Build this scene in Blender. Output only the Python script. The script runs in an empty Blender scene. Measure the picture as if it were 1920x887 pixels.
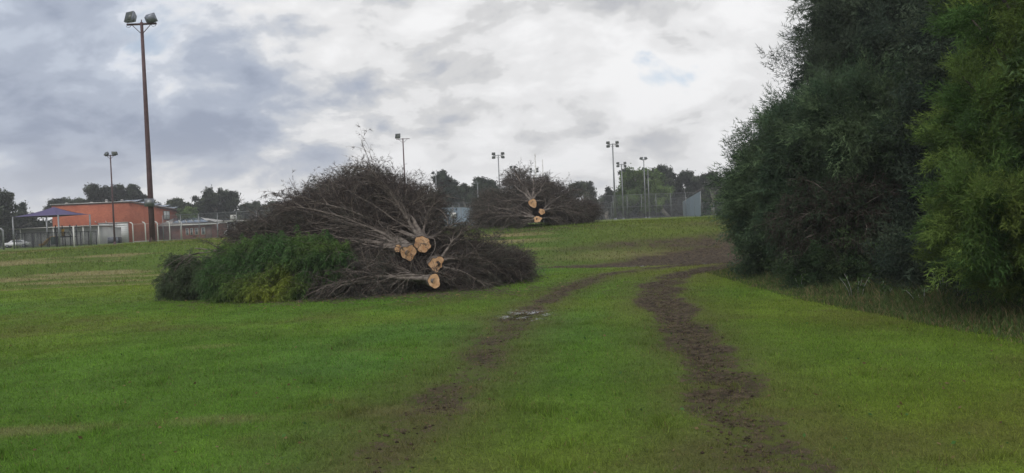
import bpy, math, random
import numpy as np
from mathutils import Matrix, Vector

rng = np.random.default_rng(7)
random.seed(7)
S = bpy.context.scene
COL = S.collection
# ------------------------------------------------------------------ camera
F = 1450.0; EYE = 1.6
cam = bpy.data.objects.new('camera', bpy.data.cameras.new('camera'))
COL.objects.link(cam); S.camera = cam
cam.data.sensor_width = 36; cam.data.lens = F/1920*36
cam.data.clip_end = 2000; cam.data.clip_start = 0.1
RM = Matrix.Rotation(math.radians(89.0), 4, 'X') @ Matrix.Rotation(math.radians(-2.45), 4, 'Z')
cam.matrix_world = Matrix.Translation((0, 0, EYE)) @ RM
RN = np.array(RM.to_3x3())

# ------------------------------------------------------------------ sky
SUN_EL, SUN_AZ = 42, 212       # azimuth clockwise from +Y
w = bpy.data.worlds.new('World'); S.world = w; w.use_nodes = True
nt = w.node_tree; nt.nodes.clear(); N = nt.nodes.new; L = nt.links.new
def mathn(nt, op, a, b=None, c=None, clamp=False):
    n = nt.nodes.new('ShaderNodeMath'); n.operation = op; n.use_clamp = clamp
    for i, v in enumerate((a, b, c)):
        if v is None: continue
        if isinstance(v, (int, float)): n.inputs[i].default_value = v
        else: nt.links.new(v, n.inputs[i])
    return n.outputs[0]
def ramp(nt, fac, stops, interp='EASE'):
    n = nt.nodes.new('ShaderNodeValToRGB'); n.color_ramp.interpolation = interp
    e = n.color_ramp.elements
    while len(e) < len(stops): e.new(0.5)
    for k, (p, c) in zip(e, stops):
        k.position = p; k.color = (c, c, c, 1) if isinstance(c, (int, float)) else (*c, 1)
    nt.links.new(fac, n.inputs[0]); return n.outputs[0]
def noise(nt, vec, scale, detail=4, rough=.5, dist=0.0, dim='3D'):
    n = nt.nodes.new('ShaderNodeTexNoise'); n.noise_dimensions = dim
    n.inputs['Scale'].default_value = scale; n.inputs['Detail'].default_value = detail
    n.inputs['Roughness'].default_value = rough; n.inputs['Distortion'].default_value = dist
    if vec is not None: nt.links.new(vec, n.inputs['Vector'])
    return n.outputs[0]
def mixc(nt, f, a, b, blend='MIX'):
    n = nt.nodes.new('ShaderNodeMix'); n.data_type = 'RGBA'; n.blend_type = blend
    for s, v in ((n.inputs[0], f), (n.inputs[6], a), (n.inputs[7], b)):
        if isinstance(v, (int, float)): s.default_value = v
        elif isinstance(v, tuple): s.default_value = (*v, 1)
        else: nt.links.new(v, s)
    return n.outputs[2]
tc = N('ShaderNodeTexCoord'); sep = N('ShaderNodeSeparateXYZ'); L(tc.outputs['Generated'], sep.inputs[0])
zc = mathn(nt, 'ADD', mathn(nt, 'MAXIMUM', sep.outputs[2], 0.0), 0.46)
cu = mathn(nt, 'DIVIDE', sep.outputs[0], zc); cv = mathn(nt, 'DIVIDE', sep.outputs[1], zc)
cmb = N('ShaderNodeCombineXYZ'); L(cu, cmb.inputs[0]); L(cv, cmb.inputs[1])
mp = N('ShaderNodeMapping'); L(cmb.outputs[0], mp.inputs[0]); mp.inputs['Location'].default_value = (3.1, 1.7, 0)
mp.inputs['Scale'].default_value = (0.9, 1.0, 1)
n1 = noise(nt, mp.outputs[0], 2.9, 9, .54, .35)
n2 = noise(nt, mp.outputs[0], 8.5, 9, .55, .3)
dens = mathn(nt, 'ADD', mathn(nt, 'MULTIPLY', n1, .66), mathn(nt, 'MULTIPLY', n2, .34))
# the left of the sky carries a heavier blue-grey bank of cloud
lf = mathn(nt, 'MULTIPLY', mathn(nt, 'ADD', sep.outputs[0], .14), -.27)
lf = mathn(nt, 'MULTIPLY', lf, ramp(nt, sep.outputs[2], [(0.0, 0.1), (0.16, 1.0)]))
dens = mathn(nt, 'ADD', dens, mathn(nt, 'MAXIMUM', lf, -.02))
cl = ramp(nt, dens, [(.42, (.80, .80, .805)), (.495, (.70, .70, .705)), (.53, (.575, .577, .583)), (.58, (.46, .468, .49)), (.66, (.34, .355, .395))], 'EASE')
cl = mixc(nt, ramp(nt, mathn(nt, 'ADD', mathn(nt, 'MULTIPLY', lf, 3.5), mathn(nt, 'MULTIPLY', mathn(nt, 'SUBTRACT', dens, .5), 3.0)), [(.02, 0.0), (.45, 1.0)]), cl, (.78, .86, 1.0), 'MULTIPLY')
hz = ramp(nt, sep.outputs[2], [(0.0, 1.0), (.13, 0.0)], 'EASE')
cl = mixc(nt, mathn(nt, 'MULTIPLY', hz, .65), cl, (.68, .68, .685))
sky = N('ShaderNodeTexSky'); sky.sky_type = 'NISHITA'; sky.sun_disc = False
sky.sun_elevation = math.radians(SUN_EL); sky.sun_rotation = math.radians(SUN_AZ)
b1 = N('ShaderNodeBackground'); L(sky.outputs[0], b1.inputs[0]); b1.inputs[1].default_value = .10
b2 = N('ShaderNodeBackground'); L(cl, b2.inputs[0]); b2.inputs[1].default_value = 1.0
gap = ramp(nt, n1, [(.315, .4), (.385, 1.0)], 'EASE')
mx = N('ShaderNodeMixShader'); L(gap, mx.inputs[0]); L(b1.outputs[0], mx.inputs[1]); L(b2.outputs[0], mx.inputs[2])
wo = N('ShaderNodeOutputWorld'); L(mx.outputs[0], wo.inputs[0])
# ------------------------------------------------------------------ sun behind the cloud
sl = bpy.data.lights.new('sun', 'SUN'); sl.energy = 1.5; sl.angle = math.radians(30); sl.color = (1, .95, .87)
so = bpy.data.objects.new('sun', sl); COL.objects.link(so)
e, a = math.radians(SUN_EL), math.radians(SUN_AZ)
so.rotation_euler = Vector((math.sin(a)*math.cos(e), math.cos(a)*math.cos(e), math.sin(e))).to_track_quat('Z', 'Y').to_euler()
S.view_settings.view_transform = 'Standard'; S.view_settings.look = 'None'
S.view_settings.exposure = .27; S.view_settings.gamma = 1
S.render.resolution_x = 1024; S.render.resolution_y = 473

# ------------------------------------------------------------------ numbers
def sm(t): t = np.clip(t, 0, 1); return t*t*(3-2*t)
def vnoise(x, y, scale, seed=0):
    x = np.asarray(x, float)/scale; y = np.asarray(y, float)/scale
    r = np.random.default_rng(seed+1000).random((128, 128))
    xi = np.floor(x).astype(int); yi = np.floor(y).astype(int)
    fx = sm(x-xi); fy = sm(y-yi)
    g = lambda i, j: r[i % 128, j % 128]
    return (g(xi, yi)*(1-fx)+g(xi+1, yi)*fx)*(1-fy)+(g(xi, yi+1)*(1-fx)+g(xi+1, yi+1)*fx)*fy
def fbm(x, y, scale, seed=0, o=3):
    s = 0; a = 1; t = 0
    for k in range(o): s = s+a*vnoise(x, y, scale/2**k, seed+k); t += a; a *= .5
    return s/t
def hbase(x, y):
    x = np.asarray(x, float); y = np.asarray(y, float)
    H = 1.16+.26*sm((x+30)/16)
    return H*(.55*sm((y-27)/9)+.45*sm((y-27)/13)) + .05*sm((y-45)/60)
def hgt(x, y):
    y = np.asarray(y, float)
    return hbase(x, y) + .05*(fbm(x, y, 6, 3)-.5) + .07*sm((y-28)/4)*(fbm(x, y, 2.6, 5)-.5)
def ray(px, py):
    return RN @ np.array([(px-960)/F, -(py-443.5)/F, -1.0])
def at(px, py, D):
    d = ray(px, py); return np.array([0, 0, EYE])+d*(D/d[1])
def ground(px, py):
    d = ray(px, py); o = np.array([0, 0, EYE]); t = 3.0
    while t < 90:
        p = o+d*t
        if p[2] < hbase(p[0], p[1]): break
        t += .05
    return o+d*t
def foot(px, D, py=430):
    p = at(px, py, D); return np.array([p[0], D, float(hgt(p[0], D))])

# ------------------------------------------------------------------ mesh building
class MB:
    def __init__(s): s.v = []; s.f = []; s.n = 0; s.c = []
    def add(s, v, f, c=None):
        v = np.asarray(v, float).reshape(-1, 3); f = np.asarray(f, int)
        s.v.append(v); s.f.append(f+s.n); s.n += len(v)
        if c is None: c = (.5, .5, .5)
        c = np.asarray(c, float)
        s.c.append(np.broadcast_to(c, v.shape))
        return s
    def box(s, c, d, rot=0, col=None):
        c = np.asarray(c, float); d = np.asarray(d, float)/2
        q = np.array([[i, j, k] for i in (-1, 1) for j in (-1, 1) for k in (-1, 1)])*d
        if rot: ca, sa = math.cos(rot), math.sin(rot); q = q @ np.array([[ca, sa, 0], [-sa, ca, 0], [0, 0, 1]])
        return s.add(q+c, [[0, 1, 3, 2], [4, 6, 7, 5], [0, 4, 5, 1], [2, 3, 7, 6], [0, 2, 6, 4], [1, 5, 7, 3]], col)
    def bar(s, a, b, r, sides=6, r2=None, col=None):
        return s.tubes(np.array([[a, b]], float), np.array([[r, r if r2 is None else r2]]), sides, caps=True, col=col)
    def path(s, pts, r, sides=6, col=None):
        pts = np.array(pts, float); r = np.broadcast_to(np.asarray(r, float), (len(pts),))
        return s.tubes(pts[None], r[None].copy(), sides, caps=True, col=col)
    def tubes(s, P, R, sides=3, caps=False, col=None, prof=None):
        P = np.asarray(P, float); Nn, K, _ = P.shape
        T = np.empty_like(P); T[:, 1:-1] = P[:, 2:]-P[:, :-2]; T[:, 0] = P[:, 1]-P[:, 0]; T[:, -1] = P[:, -1]-P[:, -2]
        T /= np.linalg.norm(T, axis=2, keepdims=True)+1e-9
        ref = np.where(np.abs(T[:, :1, 2:3]) > .9, np.array([1., 0, 0]), np.array([0, 0, 1.]))
        U = np.cross(ref, T); U /= np.linalg.norm(U, axis=2, keepdims=True)+1e-9
        W = np.cross(T, U)
        th = np.arange(sides)*2*math.pi/sides
        rr = R[:, :, None] if prof is None else R[:, :, None]*prof
        v = P[:, :, None, :] + rr[..., None]*(np.cos(th)[None, None, :, None]*U[:, :, None, :]+np.sin(th)[None, None, :, None]*W[:, :, None, :])
        k = np.arange(K-1)[:, None]; j = np.arange(sides)[None, :]; jn = (j+1) % sides
        q = np.stack([k*sides+j, k*sides+jn, (k+1)*sides+jn, (k+1)*sides+j], -1).reshape(-1, 4)
        fa = (q[None]+(np.arange(Nn)*K*sides)[:, None, None]).reshape(-1, 4)
        if col is not None and np.ndim(col) == 2: col = np.repeat(col, K*sides, axis=0)
        s.add(v.reshape(-1, 3), fa, col)
        if caps:
            base = s.n-Nn*K*sides
            for n in range(Nn):
                b = base+n*K*sides
                s.f.append(np.array([list(range(b, b+sides))[::-1]])); s.f.append(np.array([list(range(b+(K-1)*sides, b+K*sides))]))
        return s
    def build(s, name, mat, parent=None, smooth=False):
        me = bpy.data.meshes.new(name)
        V = np.concatenate(s.v).astype(np.float32)
        if parent is not None: V = V-np.array(parent['_o'], np.float32)
        sizes = np.concatenate([np.full(len(f), f.shape[1]) for f in s.f]); loops = np.concatenate([f.ravel() for f in s.f])
        me.vertices.add(len(V)); me.vertices.foreach_set('co', V.ravel())
        me.loops.add(len(loops)); me.loops.foreach_set('vertex_index', loops.astype(np.int32))
        me.polygons.add(len(sizes)); me.polygons.foreach_set('loop_start', np.concatenate([[0], np.cumsum(sizes)[:-1]]).astype(np.int32))
        if smooth: me.polygons.foreach_set('use_smooth', np.ones(len(sizes), bool))
        me.update(calc_edges=True)
        at_ = me.attributes.new('col', 'FLOAT_COLOR', 'POINT')
        c = np.concatenate(s.c); at_.data.foreach_set('color', np.hstack([c, np.ones((len(c), 1))]).astype(np.float32).ravel())
        me.materials.append(mat)
        o = bpy.data.objects.new(name, me); COL.objects.link(o)
        if parent is not None:
            o['_o'] = list(parent['_o']); o.parent = parent
        return o
def thing(name, label, cat, loc=(0, 0, 0), group=None):
    o = bpy.data.objects.new(name, None); COL.objects.link(o); o.location = tuple(float(v) for v in loc)
    o.empty_display_size = .2; o['_o'] = [float(v) for v in loc]
    o['label'] = label; o['category'] = cat
    if group: o['group'] = group
    return o
def tag(o, label, cat, group=None, kind=None):
    if label: o['label'] = label
    if cat: o['category'] = cat
    if group: o['group'] = group
    if kind: o['kind'] = kind
    return o
def unit(v): return v/(np.linalg.norm(v, axis=-1, keepdims=True)+1e-9)
def stamp(mb, T, tris, pos, dirs, size, col, flat=None):
    """copies of a leaf-spray template (axis +Z) set along dirs"""
    n = len(pos); z = unit(dirs); r = unit(rng.normal(size=(n, 3))) if flat is None else flat
    x = unit(np.cross(r, z)); y = np.cross(z, x)
    v = pos[:, None]+size[:, None, None]*(T[None, :, 0:1]*x[:, None]+T[None, :, 1:2]*y[:, None]+T[None, :, 2:3]*z[:, None])
    f = (tris[None]+(np.arange(n)*len(T))[:, None, None]).reshape(-1, 3)
    mb.add(v.reshape(-1, 3), f, np.repeat(col, len(T), axis=0))

# ------------------------------------------------------------------ materials
def newmat(name):
    m = bpy.data.materials.new(name); m.use_nodes = True; nt = m.node_tree
    return m, nt, nt.nodes['Principled BSDF']
def flat(name, c, rough=.6, metal=0, var=.25, scale=6, bump=0.0, spec=.3):
    m, nt, b = newmat(name)
    t = nt.nodes.new('ShaderNodeTexCoord')
    n = noise(nt, t.outputs['Object'], scale, 5, .6)
    f = ramp(nt, n, [(.3, 1-var), (.7, 1+var*.4)], 'LINEAR')
    nt.links.new(mixc(nt, 1.0, tuple(c), f, 'MULTIPLY'), b.inputs['Base Color'])
    b.inputs['Roughness'].default_value = rough; b.inputs['Metallic'].default_value = metal
    b.inputs['Specular IOR Level'].default_value = spec
    if bump:
        bp = nt.nodes.new('ShaderNodeBump'); bp.inputs['Strength'].default_value = bump; bp.inputs['Distance'].default_value = .02
        nt.links.new(n, bp.inputs['Height']); nt.links.new(bp.outputs[0], b.inputs['Normal'])
    return m
def leafmat(name, transl=.3, rough=.65):
    m, nt, b = newmat(name)
    a = nt.nodes.new('ShaderNodeAttribute'); a.attribute_name = 'col'
    nt.links.new(a.outputs['Color'], b.inputs['Base Color']); b.inputs['Roughness'].default_value = rough
    b.inputs['Specular IOR Level'].default_value = .15
    tr = nt.nodes.new('ShaderNodeBsdfTranslucent'); nt.links.new(a.outputs['Color'], tr.inputs[0])
    mx = nt.nodes.new('ShaderNodeMixShader'); mx.inputs[0].default_value = transl
    nt.links.new(b.outputs[0], mx.inputs[1]); nt.links.new(tr.outputs[0], mx.inputs[2])
    nt.links.new(mx.outputs[0], nt.nodes['Material Output'].inputs[0]); return m
def barkmat(name, c1, c2, scale=9):
    m, nt, b = newmat(name)
    t = nt.nodes.new('ShaderNodeTexCoord')
    n = noise(nt, t.outputs['Object'], scale, 8, .65, .6)
    nt.links.new(mixc(nt, ramp(nt, n, [(.35, 0.0), (.65, 1.0)], 'LINEAR'), tuple(c1), tuple(c2)), b.inputs['Base Color'])
    b.inputs['Roughness'].default_value = .9; b.inputs['Specular IOR Level'].default_value = .15
    bp = nt.nodes.new('ShaderNodeBump'); bp.inputs['Strength'].default_value = .8; bp.inputs['Distance'].default_value = .02
    nt.links.new(n, bp.inputs['Height']); nt.links.new(bp.outputs[0], b.inputs['Normal']); return m
LEAF = leafmat('foliage', .42); TWIG = leafmat('dry_twigs', 0.0, .9); BLADE = leafmat('grass_blades', .35, .6)
BARK = barkmat('bark', (.075, .062, .055), (.225, .195, .172))
BARKD = barkmat('dark_bark', (.03, .025, .02), (.09, .075, .06))
BARKP = barkmat('pale_gum_bark', (.10, .09, .08), (.28, .26, .23), 3)
RUST = flat('rusty_brown_paint', (.095, .055, .058), .6, .1, .35, 3)
GALV = flat('galvanised_steel', (.23, .24, .25), .45, .6, .2, 4)
PALE = flat('pale_paint', (.62, .62, .60), .55, 0, .15, 2)
DARKM = flat('dark_metal', (.03, .032, .037), .5, .3)
GREYM = flat('grey_metal', (.20, .22, .26), .45, .4)
GLASS = flat('floodlight_glass', (.07, .08, .07), .3, 0, .3, 3, 0, .4)
WINDOW = flat('dark_window_glass', (.10, .12, .14), .06, 0, .1, 3, 0, .9)
def woodmat():
    m, nt, b = newmat('fresh_cut_wood')
    t = nt.nodes.new('ShaderNodeTexCoord')
    n = noise(nt, t.outputs['Object'], 7, 6, .6)
    n_ = noise(nt, t.outputs['Object'], 60, 3, .6)
    wv = nt.nodes.new('ShaderNodeTexWave'); wv.wave_type = 'RINGS'; wv.inputs['Scale'].default_value = 9; wv.inputs['Distortion'].default_value = 4
    wv.inputs['Detail'].default_value = 3; nt.links.new(t.outputs['Object'], wv.inputs['Vector'])
    c = mixc(nt, ramp(nt, n, [(.35, 0.0), (.65, 1.0)]), (.56, .31, .16), (.74, .48, .29))
    c = mixc(nt, mathn(nt, 'MULTIPLY', wv.outputs[0], .10), c, (.40, .2, .08))
    c = mixc(nt, ramp(nt, noise(nt, t.outputs['Object'], 14, 4, .7, 1.5), [(.56, 0.0), (.68, .75)]), c, (.20, .095, .045))
    nt.links.new(c, b.inputs['Base Color']); b.inputs['Roughness'].default_value = .85
    bp = nt.nodes.new('ShaderNodeBump'); bp.inputs['Strength'].default_value = .5; bp.inputs['Distance'].default_value = .01
    nt.links.new(n_, bp.inputs['Height']); nt.links.new(bp.outputs[0], b.inputs['Normal']); return m
WOOD = woodmat()
def meshmat(name, c, a, cell=.05):
    """chain link: diagonal wires, open between"""
    m, nt, b = newmat(name)
    t = nt.nodes.new('ShaderNodeTexCoord'); sp = nt.nodes.new('ShaderNodeSeparateXYZ'); nt.links.new(t.outputs['Object'], sp.inputs[0])
    h = mathn(nt, 'ADD', sp.outputs[0], sp.outputs[1])
    out = None
    for s in (1, -1):
        q = mathn(nt, 'ADD', h, mathn(nt, 'MULTIPLY', sp.outputs[2], s))
        f = mathn(nt, 'FRACT', mathn(nt, 'DIVIDE', q, cell*1.4))
        k = mathn(nt, 'LESS_THAN', f, a)
        out = k if out is None else mathn(nt, 'MAXIMUM', out, k)
    b.inputs['Base Color'].default_value = (*c, 1); b.inputs['Roughness'].default_value = .5
    nt.links.new(out, b.inputs['Alpha']); return m
CHAIN = meshmat('chain_link', (.16, .17, .18), .06)
CHAIND = meshmat('dark_chain_link', (.04, .045, .05), .28)
SCREEN = meshmat('blue_windscreen_cloth', (.20, .255, .32), .78)

# ------------------------------------------------------------------ ground masks
def poly(pts):
    out = []
    for px, py, hw, it in pts:
        g = ground(px, py); out.append((g[0], g[1], hw, it))
    return np.array(out)
TR = poly([(1470, 1000, .46, .9), (1418, 860, .46, 1.0), (1374, 770, .42, .85), (1345, 700, .46, .85), (1310, 640, .50, .9), (1262, 592, .52, .95), (1240, 560, .55, 1.0), (1240, 535, .56, 1.0), (1268, 517, .55, 1.0), (1330, 505, .7, 1.0), (1420, 492, .9, 1.0), (1560, 480, .9, 1.0)])
TL = poly([(560, 1000, .36, .35), (690, 880, .42, .62), (800, 785, .44, .78), (865, 715, .42, .68), (925, 645, .42, .66), (975, 598, .42, .8), (1030, 560, .42, .85), (1080, 535, .45, .85), (1140, 515, .5, .8), (1230, 503, .6, .9), (1330, 495, .8, 1.0), (1480, 482, .9, 1.0)])
TB = poly([(1000, 503.5, .4, .7), (1090, 500, .8, 1.1), (1190, 496, 1.5, 1.6), (1300, 489, 2.3, 1.8), (1420, 482, 3.0, 1.8)])
TM = poly([(1060, 470, .5, .45), (1150, 461, 1.1, .6), (1280, 455, 1.4, .7), (1420, 446, 1.6, .8)])
TU = poly([(1250, 424, .8, .3), (1330, 420, 1.3, .5), (1430, 418, 1.5, .6)])
def trackmask(x, y, T, soft=.6):
    best = np.zeros(np.shape(x))
    for (ax, ay, aw, ai), (bx, by, bw, bi) in zip(T[:-1], T[1:]):
        dx, dy = bx-ax, by-ay
        t = np.clip(((x-ax)*dx+(y-ay)*dy)/(dx*dx+dy*dy+1e-9), 0, 1)
        d = np.hypot(x-ax-t*dx, y-ay-t*dy)
        wd = aw+(bw-aw)*t; it = ai+(bi-ai)*t
        best = np.maximum(best, it*sm((wd*(1+soft*.8)-d)/(wd*2*soft)))
    return best
def mud(x, y):
    x = np.asarray(x, float); y = np.asarray(y, float)
    xx = x+.5*(fbm(x, y, .8, 21)-.5); yy = y+.5*(fbm(x, y, .8, 25)-.5)
    m = np.maximum.reduce([trackmask(xx, yy, TR), trackmask(xx, yy, TL)*.9, trackmask(xx, yy, TB)])
    m = np.maximum(m, .95*trackmask(xx, yy, TM, .8)); m = np.maximum(m, .85*trackmask(xx, yy, TU, .9))
    m = m*(.30+1.10*fbm(x, y, .40, 31))
    sp = sm((fbm(x, y, 1.3, 41)-.80)/.1)*.35
    m = m*(1-.16*sm((10-y)/4))
    return np.clip(np.maximum(m, sp*(y < 27)), 0, 1)
TRW = TR*[1, 1, 1.7, 1]; TLW = TL*[1, 1, 1.7, 1]; TLW[:, 3] = np.clip(TLW[:, 3]*2.2, 0, 1)
WETP = [(*ground(985, 590)[:2], .75, 1.1), (*ground(1180, 499)[:2], 3.0, .45), (*ground(1345, 493)[:2], 3.0, .45), (*ground(850, 602)[:2], 1.3, .5), (*ground(1250, 497)[:2], 2.0, .35)]
def wet(x, y):
    o = np.zeros(np.shape(x))
    for k, (cx, cy, rx, ry) in enumerate(WETP):
        o = np.maximum(o, (1.0, .85, .8, .35, .9)[k]*sm(1.25-np.hypot((x-cx)/rx, (y-cy)/ry)))
    return o
def dry(x, y):
    x = np.asarray(x, float); y = np.asarray(y, float)
    st = fbm(x/7, y, .8, 51, 3)
    d = sm((st-.58)/.14)*sm((y-27.0)/1.0)*sm((46-y)/8)*.6*sm((3-x)/4)
    edge = sm(1-np.abs(y-(27.3+.5*(vnoise(x, x*0, 3, 57)-.5)))/.35)*.6*sm((-7-x)/3)
    edge2 = sm(1-np.abs(y-(29.6+.7*(vnoise(x, x*0, 4, 58)-.5)))/.3)*.5*sm((-6-x)/3)
    pile = sm(1-np.hypot((x-(-.3))/3.4, (y-33.6)/2.2))*sm((st-.45)/.1)
    near = 0
    for px, py, rx, ry, s in ((40, 808, .9, .22, .36), (400, 790, .6, .2, .28), (810, 768, .7, .25, .2), (400, 652, .5, .25, .25), (1150, 480, 3, 1, .3)):
        g = ground(px, py); near = np.maximum(near, s*sm(1.3-np.hypot((x-g[0])/rx, (y-g[1])/ry)))
    right = .55*sm((x-(5.2-.0*y))/2.5)*sm((y-9)/4)*sm((22-y)/3)*fbm(x, y, .7, 77)
    return np.clip(np.maximum.reduce([d, edge, edge2, pile*.9, near*(.5+fbm(x, y, .3, 61)), right]), 0, 1)
C_G = np.array((.108, .212, .026)); C_Y = np.array((.196, .236, .028)); C_B = np.array((.100, .208, .036)); C_W = np.array((.120, .105, .045)); C_D = np.array((.34, .27, .15)); C_M = np.array((.060, .044, .034))
def gcol(x, y):
    x = np.asarray(x, float); y = np.asarray(y, float)
    yl = np.clip(.30*sm((x-1.0)/3.0)+.25*sm((x-3)/4)+1.0*(fbm(x, y, 4.5, 71, 3)-.5)+.12+.25*sm((-x-6)/6)*sm((y-20)/5)+.25*sm((x-2)/2)*sm((9-y)/4), 0, 1)
    bl = np.clip(sm((fbm(x, y, 3.0, 81)-.5)/.2)*.8*sm((4-np.abs(x))/2), 0, 1)
    c = C_G+(C_Y-C_G)*yl[..., None]; c = c+(C_B-c)*(bl*(1-yl))[..., None]
    c = c*(.80+.4*fbm(x, y, 1.1, 91))[..., None]*(.8+.4*fbm(x, y, .35, 92))[..., None]
    th_ = sm((fbm(x, y, 1.7, 93)-.52)/.25)*.45*sm((24-y)/8); c = c+(np.array((.135, .125, .040))-c)*(th_*(.4+1.0*vnoise(x, y, .2, 94))).clip(0, 1)[..., None]
    wn = np.maximum(trackmask(x, y, TRW, 1.0), trackmask(x, y, TLW, 1.0))*(.4+.9*fbm(x, y, .5, 96)); c = c+(C_W-c)*(wn*.8).clip(0, .85)[..., None]
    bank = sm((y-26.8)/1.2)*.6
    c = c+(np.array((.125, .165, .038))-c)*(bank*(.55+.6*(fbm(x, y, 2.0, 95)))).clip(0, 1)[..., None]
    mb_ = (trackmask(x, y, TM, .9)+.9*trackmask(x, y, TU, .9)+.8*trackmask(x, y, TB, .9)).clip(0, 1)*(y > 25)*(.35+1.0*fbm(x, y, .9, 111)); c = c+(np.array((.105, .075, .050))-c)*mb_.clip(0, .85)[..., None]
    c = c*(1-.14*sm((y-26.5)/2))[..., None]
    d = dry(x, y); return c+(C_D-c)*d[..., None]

# ------------------------------------------------------------------ ground sheet
def axis(segs):
    o = [segs[0][0]]
    for a, b, st in segs:
        n = max(1, int(round((b-a)/st))); o += list(a+(b-a)*np.arange(1, n+1)/n)
    return np.array(o)
X = axis([(-240, -60, 12), (-60, -32, 1), (-32, -14, .14), (-14, 12, .085), (12, 20, .4), (20, 60, 4), (60, 240, 15)])
Y = axis([(-30, 2, 2), (2, 20, .085), (20, 42, .12), (42, 60, 1), (60, 120, 4), (120, 300, 15)])
GX, GY = np.meshgrid(X, Y)
m_ = mud(GX, GY); Z = hgt(GX, GY)-.045*m_*(.4+fbm(GX, GY, .25, 99))+.07*m_*(fbm(GX, GY, .3, 98)-.42)+.03*sm(m_*3)*(1-m_)
Z = Z+.02*(fbm(GX, GY, .5, 97)-.5)
Z = Z-.02*wet(GX, GY)
nx, ny = len(X), len(Y)
i = np.arange(ny-1)[:, None]*nx+np.arange(nx-1)[None]
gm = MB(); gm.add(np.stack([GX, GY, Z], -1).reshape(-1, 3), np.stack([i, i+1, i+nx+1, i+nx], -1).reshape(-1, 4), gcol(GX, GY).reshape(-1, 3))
GM, nt, b = newmat('lawn_soil')
ac = nt.nodes.new('ShaderNodeAttribute'); ac.attribute_name = 'col'
am = nt.nodes.new('ShaderNodeAttribute'); am.attribute_name = 'masks'
sp = nt.nodes.new('ShaderNodeSeparateColor'); nt.links.new(am.outputs['Color'], sp.inputs[0])
tc = nt.nodes.new('ShaderNodeTexCoord'); ob = tc.outputs['Object']
nf = noise(nt, ob, 55, 6, .7); nm = noise(nt, ob, 9, 6, .6); nc = noise(nt, ob, 2.2, 5, .6)
g = mixc(nt, 1.0, ac.outputs['Color'], ramp(nt, nf, [(.30, .45), (.72, 1.35)], 'LINEAR'), 'MULTIPLY')
g = mixc(nt, 1.0, g, ramp(nt, nm, [(.30, .80), (.70, 1.15)], 'LINEAR'), 'MULTIPLY')
md = mixc(nt, ramp(nt, nm, [(.35, 0.0), (.65, 1.0)]), (.034, .025, .019), (.125, .095, .062))
md = mixc(nt, 1.0, md, ramp(nt, nf, [(.35, .4), (.65, 1.4)], 'LINEAR'), 'MULTIPLY')
mk = mathn(nt, 'ADD', sp.outputs[0], mathn(nt, 'MULTIPLY', mathn(nt, 'SUBTRACT', mathn(nt, 'ADD', mathn(nt, 'MULTIPLY', nm, .6), mathn(nt, 'MULTIPLY', nf, .4)), .5), 2.2))
mk = ramp(nt, mk, [(.38, 0.0), (.62, 1.0)])
mk = mathn(nt, 'MULTIPLY', mk, ramp(nt, sp.outputs[0], [(.02, 0.0), (.2, 1.0)]))
nt.links.new(mixc(nt, mk, g, md), b.inputs['Base Color'])
b.inputs['Roughness'].default_value = .9; b.inputs['Specular IOR Level'].default_value = .15
bp = nt.nodes.new('ShaderNodeBump'); bp.inputs['Strength'].default_value = .9; bp.inputs['Distance'].default_value = .03
nt.links.new(mathn(nt, 'ADD', nf, nm), bp.inputs['Height']); nt.links.new(bp.outputs[0], b.inputs['Normal'])
wt = nt.nodes.new('ShaderNodeBsdfGlossy'); wt.inputs['Roughness'].default_value = .04; wt.inputs[0].default_value = (.42, .43, .44, 1)
wk = mathn(nt, 'ADD', sp.outputs[1], mathn(nt, 'MULTIPLY', mathn(nt, 'SUBTRACT', mathn(nt, 'ADD', mathn(nt, 'MULTIPLY', noise(nt, ob, 7, 4, .6), .6), mathn(nt, 'MULTIPLY', noise(nt, ob, 24, 4, .6), .4)), .5), 5.5))
wk = ramp(nt, wk, [(.86, 0.0), (.96, .8)], 'LINEAR')
wk = mathn(nt, 'MULTIPLY', wk, ramp(nt, sp.outputs[1], [(.02, 0.0), (.25, 1.0)]))
mx = nt.nodes.new('ShaderNodeMixShader'); nt.links.new(wk, mx.inputs[0]); nt.links.new(b.outputs[0], mx.inputs[1]); nt.links.new(wt.outputs[0], mx.inputs[2])
nt.links.new(mx.outputs[0], nt.nodes['Material Output'].inputs[0])
go = gm.build('ground', GM, smooth=True); go['kind'] = 'structure'
ma = go.data.attributes.new('masks', 'FLOAT_COLOR', 'POINT')
wv_ = wet(GX, GY)
ma.data.foreach_set('color', np.stack([m_, wv_, m_*0, m_*0+1], -1).astype(np.float32).ravel())

def gz(x, y):
    mm = mud(x, y)
    return hgt(x, y)-.045*mm*(.4+fbm(x, y, .25, 99))+.07*mm*(fbm(x, y, .3, 98)-.42)+.03*sm(mm*3)*(1-mm)+.02*(fbm(x, y, .5, 97)-.5)-.02*wet(x, y)
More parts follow.
